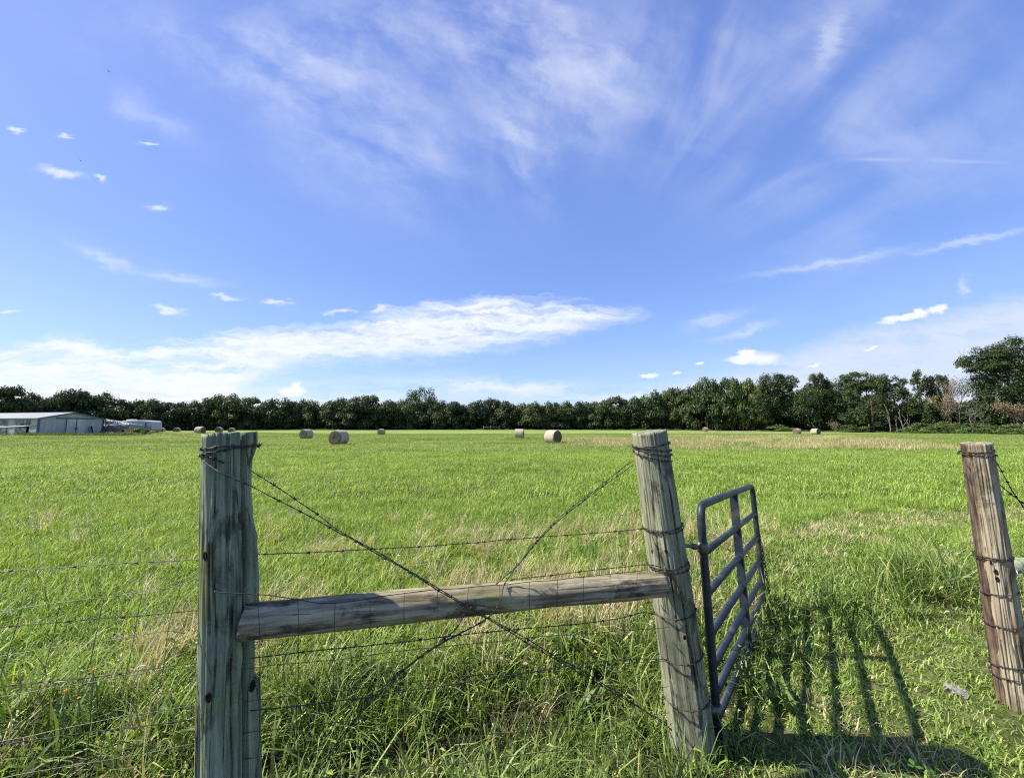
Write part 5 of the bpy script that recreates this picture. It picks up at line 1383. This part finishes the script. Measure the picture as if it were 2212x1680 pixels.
    wz = empty('feed_trough', (x0, 70, zg)); tag(wz, 'faded red trough on splayed dark legs in the grass by the tarpaulin', 'trough'); wd = x1 - x0
    mb = MB(); vs = [Vector(v) for v in ((.4, -.4, .45), (wd - .4, -.4, .45), (wd - .1, -.6, 1.05), (.1, -.6, 1.05), (.4, .4, .45), (wd - .4, .4, .45), (wd - .1, .6, 1.05), (.1, .6, 1.05))]
    mb.add(vs, [(0, 1, 2, 3), (7, 6, 5, 4), (0, 4, 5, 1), (1, 5, 6, 2), (3, 7, 4, 0)]); mb.add([(.14, -.55, 1.0), (wd - .14, -.55, 1.0), (wd - .14, .55, 1.0), (.14, .55, 1.0)], [(0, 1, 2, 3)]); mb.build('tub', M['rust'], wz)
    for xx, s_ in ((.35, -.25), (wd - .35, .25)):
        for yy in (-.4, .4): mb = MB(); mb.tube([(xx + s_, yy * 1.3, -.1), (xx, yy, .5)], .05, 6); mb.build('leg', M['dark'], wz)
    x0 = gx(265, 71); zg = ground_h(x0, 71); mb = MB(); mb.tube([(x0, 71, zg - .1), (x0, 71, zg + .95)], [.24, .24], 14); mb.tube([(x0, 71, zg + .3), (x0, 71, zg + .34)], .255, 14); mb.tube([(x0, 71, zg + .62), (x0, 71, zg + .66)], .255, 14)
    tag(mb.build('barrel', M['dark']), 'dark barrel standing between the wagon and the red trough', 'barrel')
    x0 = gx(240, 69.5); zg = ground_h(x0, 69.5); mb = MB(); rr = random.Random(3)
    for k in range(9):
        a_ = Vector((x0 + rr.uniform(-1, 1), 69.5 + rr.uniform(-.4, .4), zg + rr.uniform(0, .2))); mb.tube([a_, a_ + Vector((rr.uniform(-.9, .9), rr.uniform(-.3, .3), rr.uniform(.05, .35)))], .06, 6)
    tag(mb.build('scrap_pile', M['rust']), 'low heap of rusty scrap in front of the dark wagon', 'scrap')
    # camper trailer
    D = 79; xa, xb = gx(257, D), gx(328, D); zg = ground_h(xa, D); W = xb - xa; zr = at(304, 907.4, D).z - zg; zf = .55
    t = empty('camper_trailer', (xa, D, zg)); tag(t, 'white camper trailer with one small dark window behind the pale bush', 'trailer')
    prof = [(.0, zf), (W - .25, zf), (W, zf + .35), (W - .12, zr - .38), (W - .5, zr - .12), (W * .62, zr), (.35, zr - .12), (.05, zr - .5)]
    mb = MB(); n = len(prof); vs = [Vector((x, 0, z)) for x, z in prof] + [Vector((x, 2.3, z)) for x, z in prof]
    mb.add(vs, [tuple(range(n)), tuple(range(2 * n - 1, n - 1, -1))] + [(i, i + n, (i + 1) % n + n, (i + 1) % n) for i in range(n)]); body = mb.build('body', M['white'], t)
    md = body.modifiers.new('edges', 'BEVEL'); md.width = .09; md.segments = 3
    fx = lambda px: gx(px, D) - xa
    mb = MB(); mb.box((fx(311.6), -.05, at(0, 920.5, D).z - zg), (fx(316), -.003, at(0, 912, D).z - zg)); wn = mb.build('window', M['glass'], t)
    fz0, fz1 = at(0, 921.2, D).z - zg, at(0, 911.4, D).z - zg; mb = MB()
    for (a_, b_, c_, d_) in ((fx(310.8), fx(311.6), fz0, fz1), (fx(316), fx(316.8), fz0, fz1), (fx(311.6), fx(316), fz0, at(0, 920.5, D).z - zg), (fx(311.6), fx(316), at(0, 912, D).z - zg, fz1)): mb.box((a_, -.07, c_), (b_, -.003, d_))
    mb.build('frame', M['zinc'], wn)
    mb = MB(); mb.box((.6, -.02, zf + .62), (W - .25, -.003, zf + .68)); mb.box((.6, -.02, zf + 1.5), (W - .3, -.003, zf + 1.53)); mb.build('trim_strip', M['zinc'], t)
    mb = MB(); vs = [(.4, .7, zr - .12), (2.3, .7, zr - .06), (2.3, 1.6, zr - .06), (.4, 1.6, zr - .12), (.6, .8, zr + .2), (1.9, .8, zr + .24), (1.9, 1.5, zr + .24), (.6, 1.5, zr + .2)]
    mb.add(vs, [(0, 1, 5, 4), (1, 2, 6, 5), (2, 3, 7, 6), (3, 0, 4, 7), (4, 5, 6, 7)]); mb.build('roof_unit', M['white'], t)
    for xx in (W * .42, W * .55): mb = MB(); mb.tube([(xx, .05, .32), (xx, .28, .32)], .33, 18); mb.build('wheel', M['dark'], t)
    # far rail fence
    d = 165; x0, x1 = gx(1044, d), gx(1078, d); zg = ground_h(x0, d); t = empty('rail_fence', (x0, d, zg)); tag(t, 'tiny brown rail fence standing against the far treeline', 'fence')
    for u in (0, .45, 1): mb = MB(); mb.tube([((x1 - x0) * u, 0, -.2), ((x1 - x0) * u, 0, 1.75)], .12, 8); mb.build('post', M['bark_pale'], t)
    for zz in (.7, 1.35): mb = MB(); mb.tube([(-.2, -.14, zz), (x1 - x0 + .2, -.14, zz)], .07, 8); mb.build('rail', M['bark_pale'], t)

# ------------------------------------------------------------------ small things
def build_small():
    M['feather'] = simple_mat('dark_feathers', (.03, .03, .035), .8, .1)
    for px, py, rz, sc, lab in ((235, 155, .3, 1.0, 'dark bird gliding high at upper left under the cirrus'), (174, 348, .2, .85, 'dark bird gliding lower, above the small white cloud at left')):
        p = at(px, py, 60); mb = MB(); t = empty('bird', p, rz); tag(t, lab, 'bird')
        mb.tube([(-.2, 0, 0), (-.12, 0, .0), (0, 0, .01), (.12, 0, .02), (.2, 0, .02)], [.01, .05, .065, .04, .015], 8)
        mb.add([(-.2, 0, 0), (-.34, .07, 0), (-.33, 0, .012), (-.34, -.07, 0)], [(0, 1, 2, 3)])
        for s_ in (1, -1):
            row = [(.09, .04, .02, -.09, .03), (.11, .25, .07, -.06, .06), (.04, .45, .06, -.06, .055), (-.06, .6, .03, -.09, .03)]
            vs = [];
            for a_, y, z, b_, z2 in row: vs += [(a_, y * s_, z), (b_, y * s_, z2), ((a_ + b_) / 2, y * s_, z + .012)]
            mb.add(vs, [(3*i, 3*i+2, 3*i+5, 3*i+3) for i in range(3)] + [(3*i+2, 3*i+1, 3*i+4, 3*i+5) for i in range(3)] + [(3*i+1, 3*i, 3*i+3, 3*i+4) for i in range(3)])
        o = mb.build('body', M['feather'], t); t.scale = (sc * .55,) * 3
    # crumpled scrap by the right post
    p = at(2066, 1514, 2.46); p.z = ground_h(p.x, p.y); rr = random.Random(8); n = 9
    vs = []; 
    for j in range(n):
        for i in range(n):
            u, v = i / (n - 1) - .5, j / (n - 1) - .5
            vs.append((u * .085 + .02 * mnoise.noise(Vector((u * 9, v * 9, 1))), v * .055, .03 + .04 * mnoise.noise(Vector((u * 6, v * 7, 4))) + .015 * mnoise.noise(Vector((u * 20, v * 20, 2)))))
    o = mesh_obj('paper_scrap', vs, [(j*n+i, j*n+i+1, (j+1)*n+i+1, (j+1)*n+i) for j in range(n-1) for i in range(n-1)], simple_mat('weathered_paper', (.25, .235, .215), .8, .2, .2, 20))
    o.location = p; o.rotation_euler = (.3, .1, -.7); md = o.modifiers.new('thickness', 'SOLIDIFY'); md.thickness = .004; tag(o, 'crumpled whitish scrap in the grass left of the right fence post', 'scrap')
    # tuft of dead grass at the foot of the left post
    M['dead'] = M['grass_dry']
    def flower(px, py, d, h, mat, lab, grp, s_=.009):
        p = at(px, py, d); zg = ground_h(p.x, p.y); t = empty('flower', (p.x, p.y, zg)); tag(t, lab, 'flower', grp); H = p.z - zg
        mb = MB(); mb.tube([(0, 0, -.01), (.006, .004, H * .5), (0, 0, H)], .0016, 5); mb.build('stem', M['clover'], t)
        mb = MB(); 
        for ring, (r1, z1, n_) in enumerate(((s_ * 1.5, .002, 9), (s_, .004, 7))):
            for k in range(n_):
                a_ = k * 6.283 / n_ + ring * .3; u = Vector((math.cos(a_), math.sin(a_), .25)); w = Vector((-math.sin(a_), math.cos(a_), 0)); c = Vector((0, 0, H + z1))
                mb.add([c, c + u * r1 * .6 + w * r1 * .3, c + u * r1, c + u * r1 * .6 - w * r1 * .3], [(0, 1, 2, 3)])
        mb.tube([(0, 0, H), (0, 0, H + .007)], [s_ * .5, s_ * .25], 8); mb.build('petals', mat, t)
    yl = simple_mat('yellow_petals', (.75, .55, .03), .6, .2, .15, 80); og = simple_mat('orange_petals', (.75, .3, .03), .6, .2, .15, 80); ph = simple_mat('pale_seed_head', (.34, .26, .15), .9, .1, .25, 90)
    for px, py, d, lab in ((2104, 1293, 3.05, 'small yellow flower, uppermost of the two left of the right post'), (2092, 1297, 3.0, 'small yellow flower, lower of the two left of the right post')):
        flower(px, py, d, .1, yl, lab, 'small yellow flowers', .006)
    for px, py, d, lab in ((203, 1446, 1.75, 'small orange flower under the third barbed strand at left'), (141, 1492, 1.7, 'left one of two small orange flowers low in the left grass'), (170, 1508, 1.66, 'right one of two small orange flowers low in the left grass')):
        flower(px, py, d, .1, og, lab, 'small orange flowers', .0045)
    for px, py, d, lab in ((1081, 1422, 2.25, 'pale round seed head in the grass below the middle of the brace rail'), (1134, 1434, 2.22, 'pale round seed head right of the first one below the brace rail')):
        flower(px, py, d, .1, ph, lab, 'pale seed heads', .010)

build_grass(); build_trees(); build_undergrowth(); build_posts(); build_rail(); build_wires(); build_gate(); build_bales(); build_farmyard(); build_small()
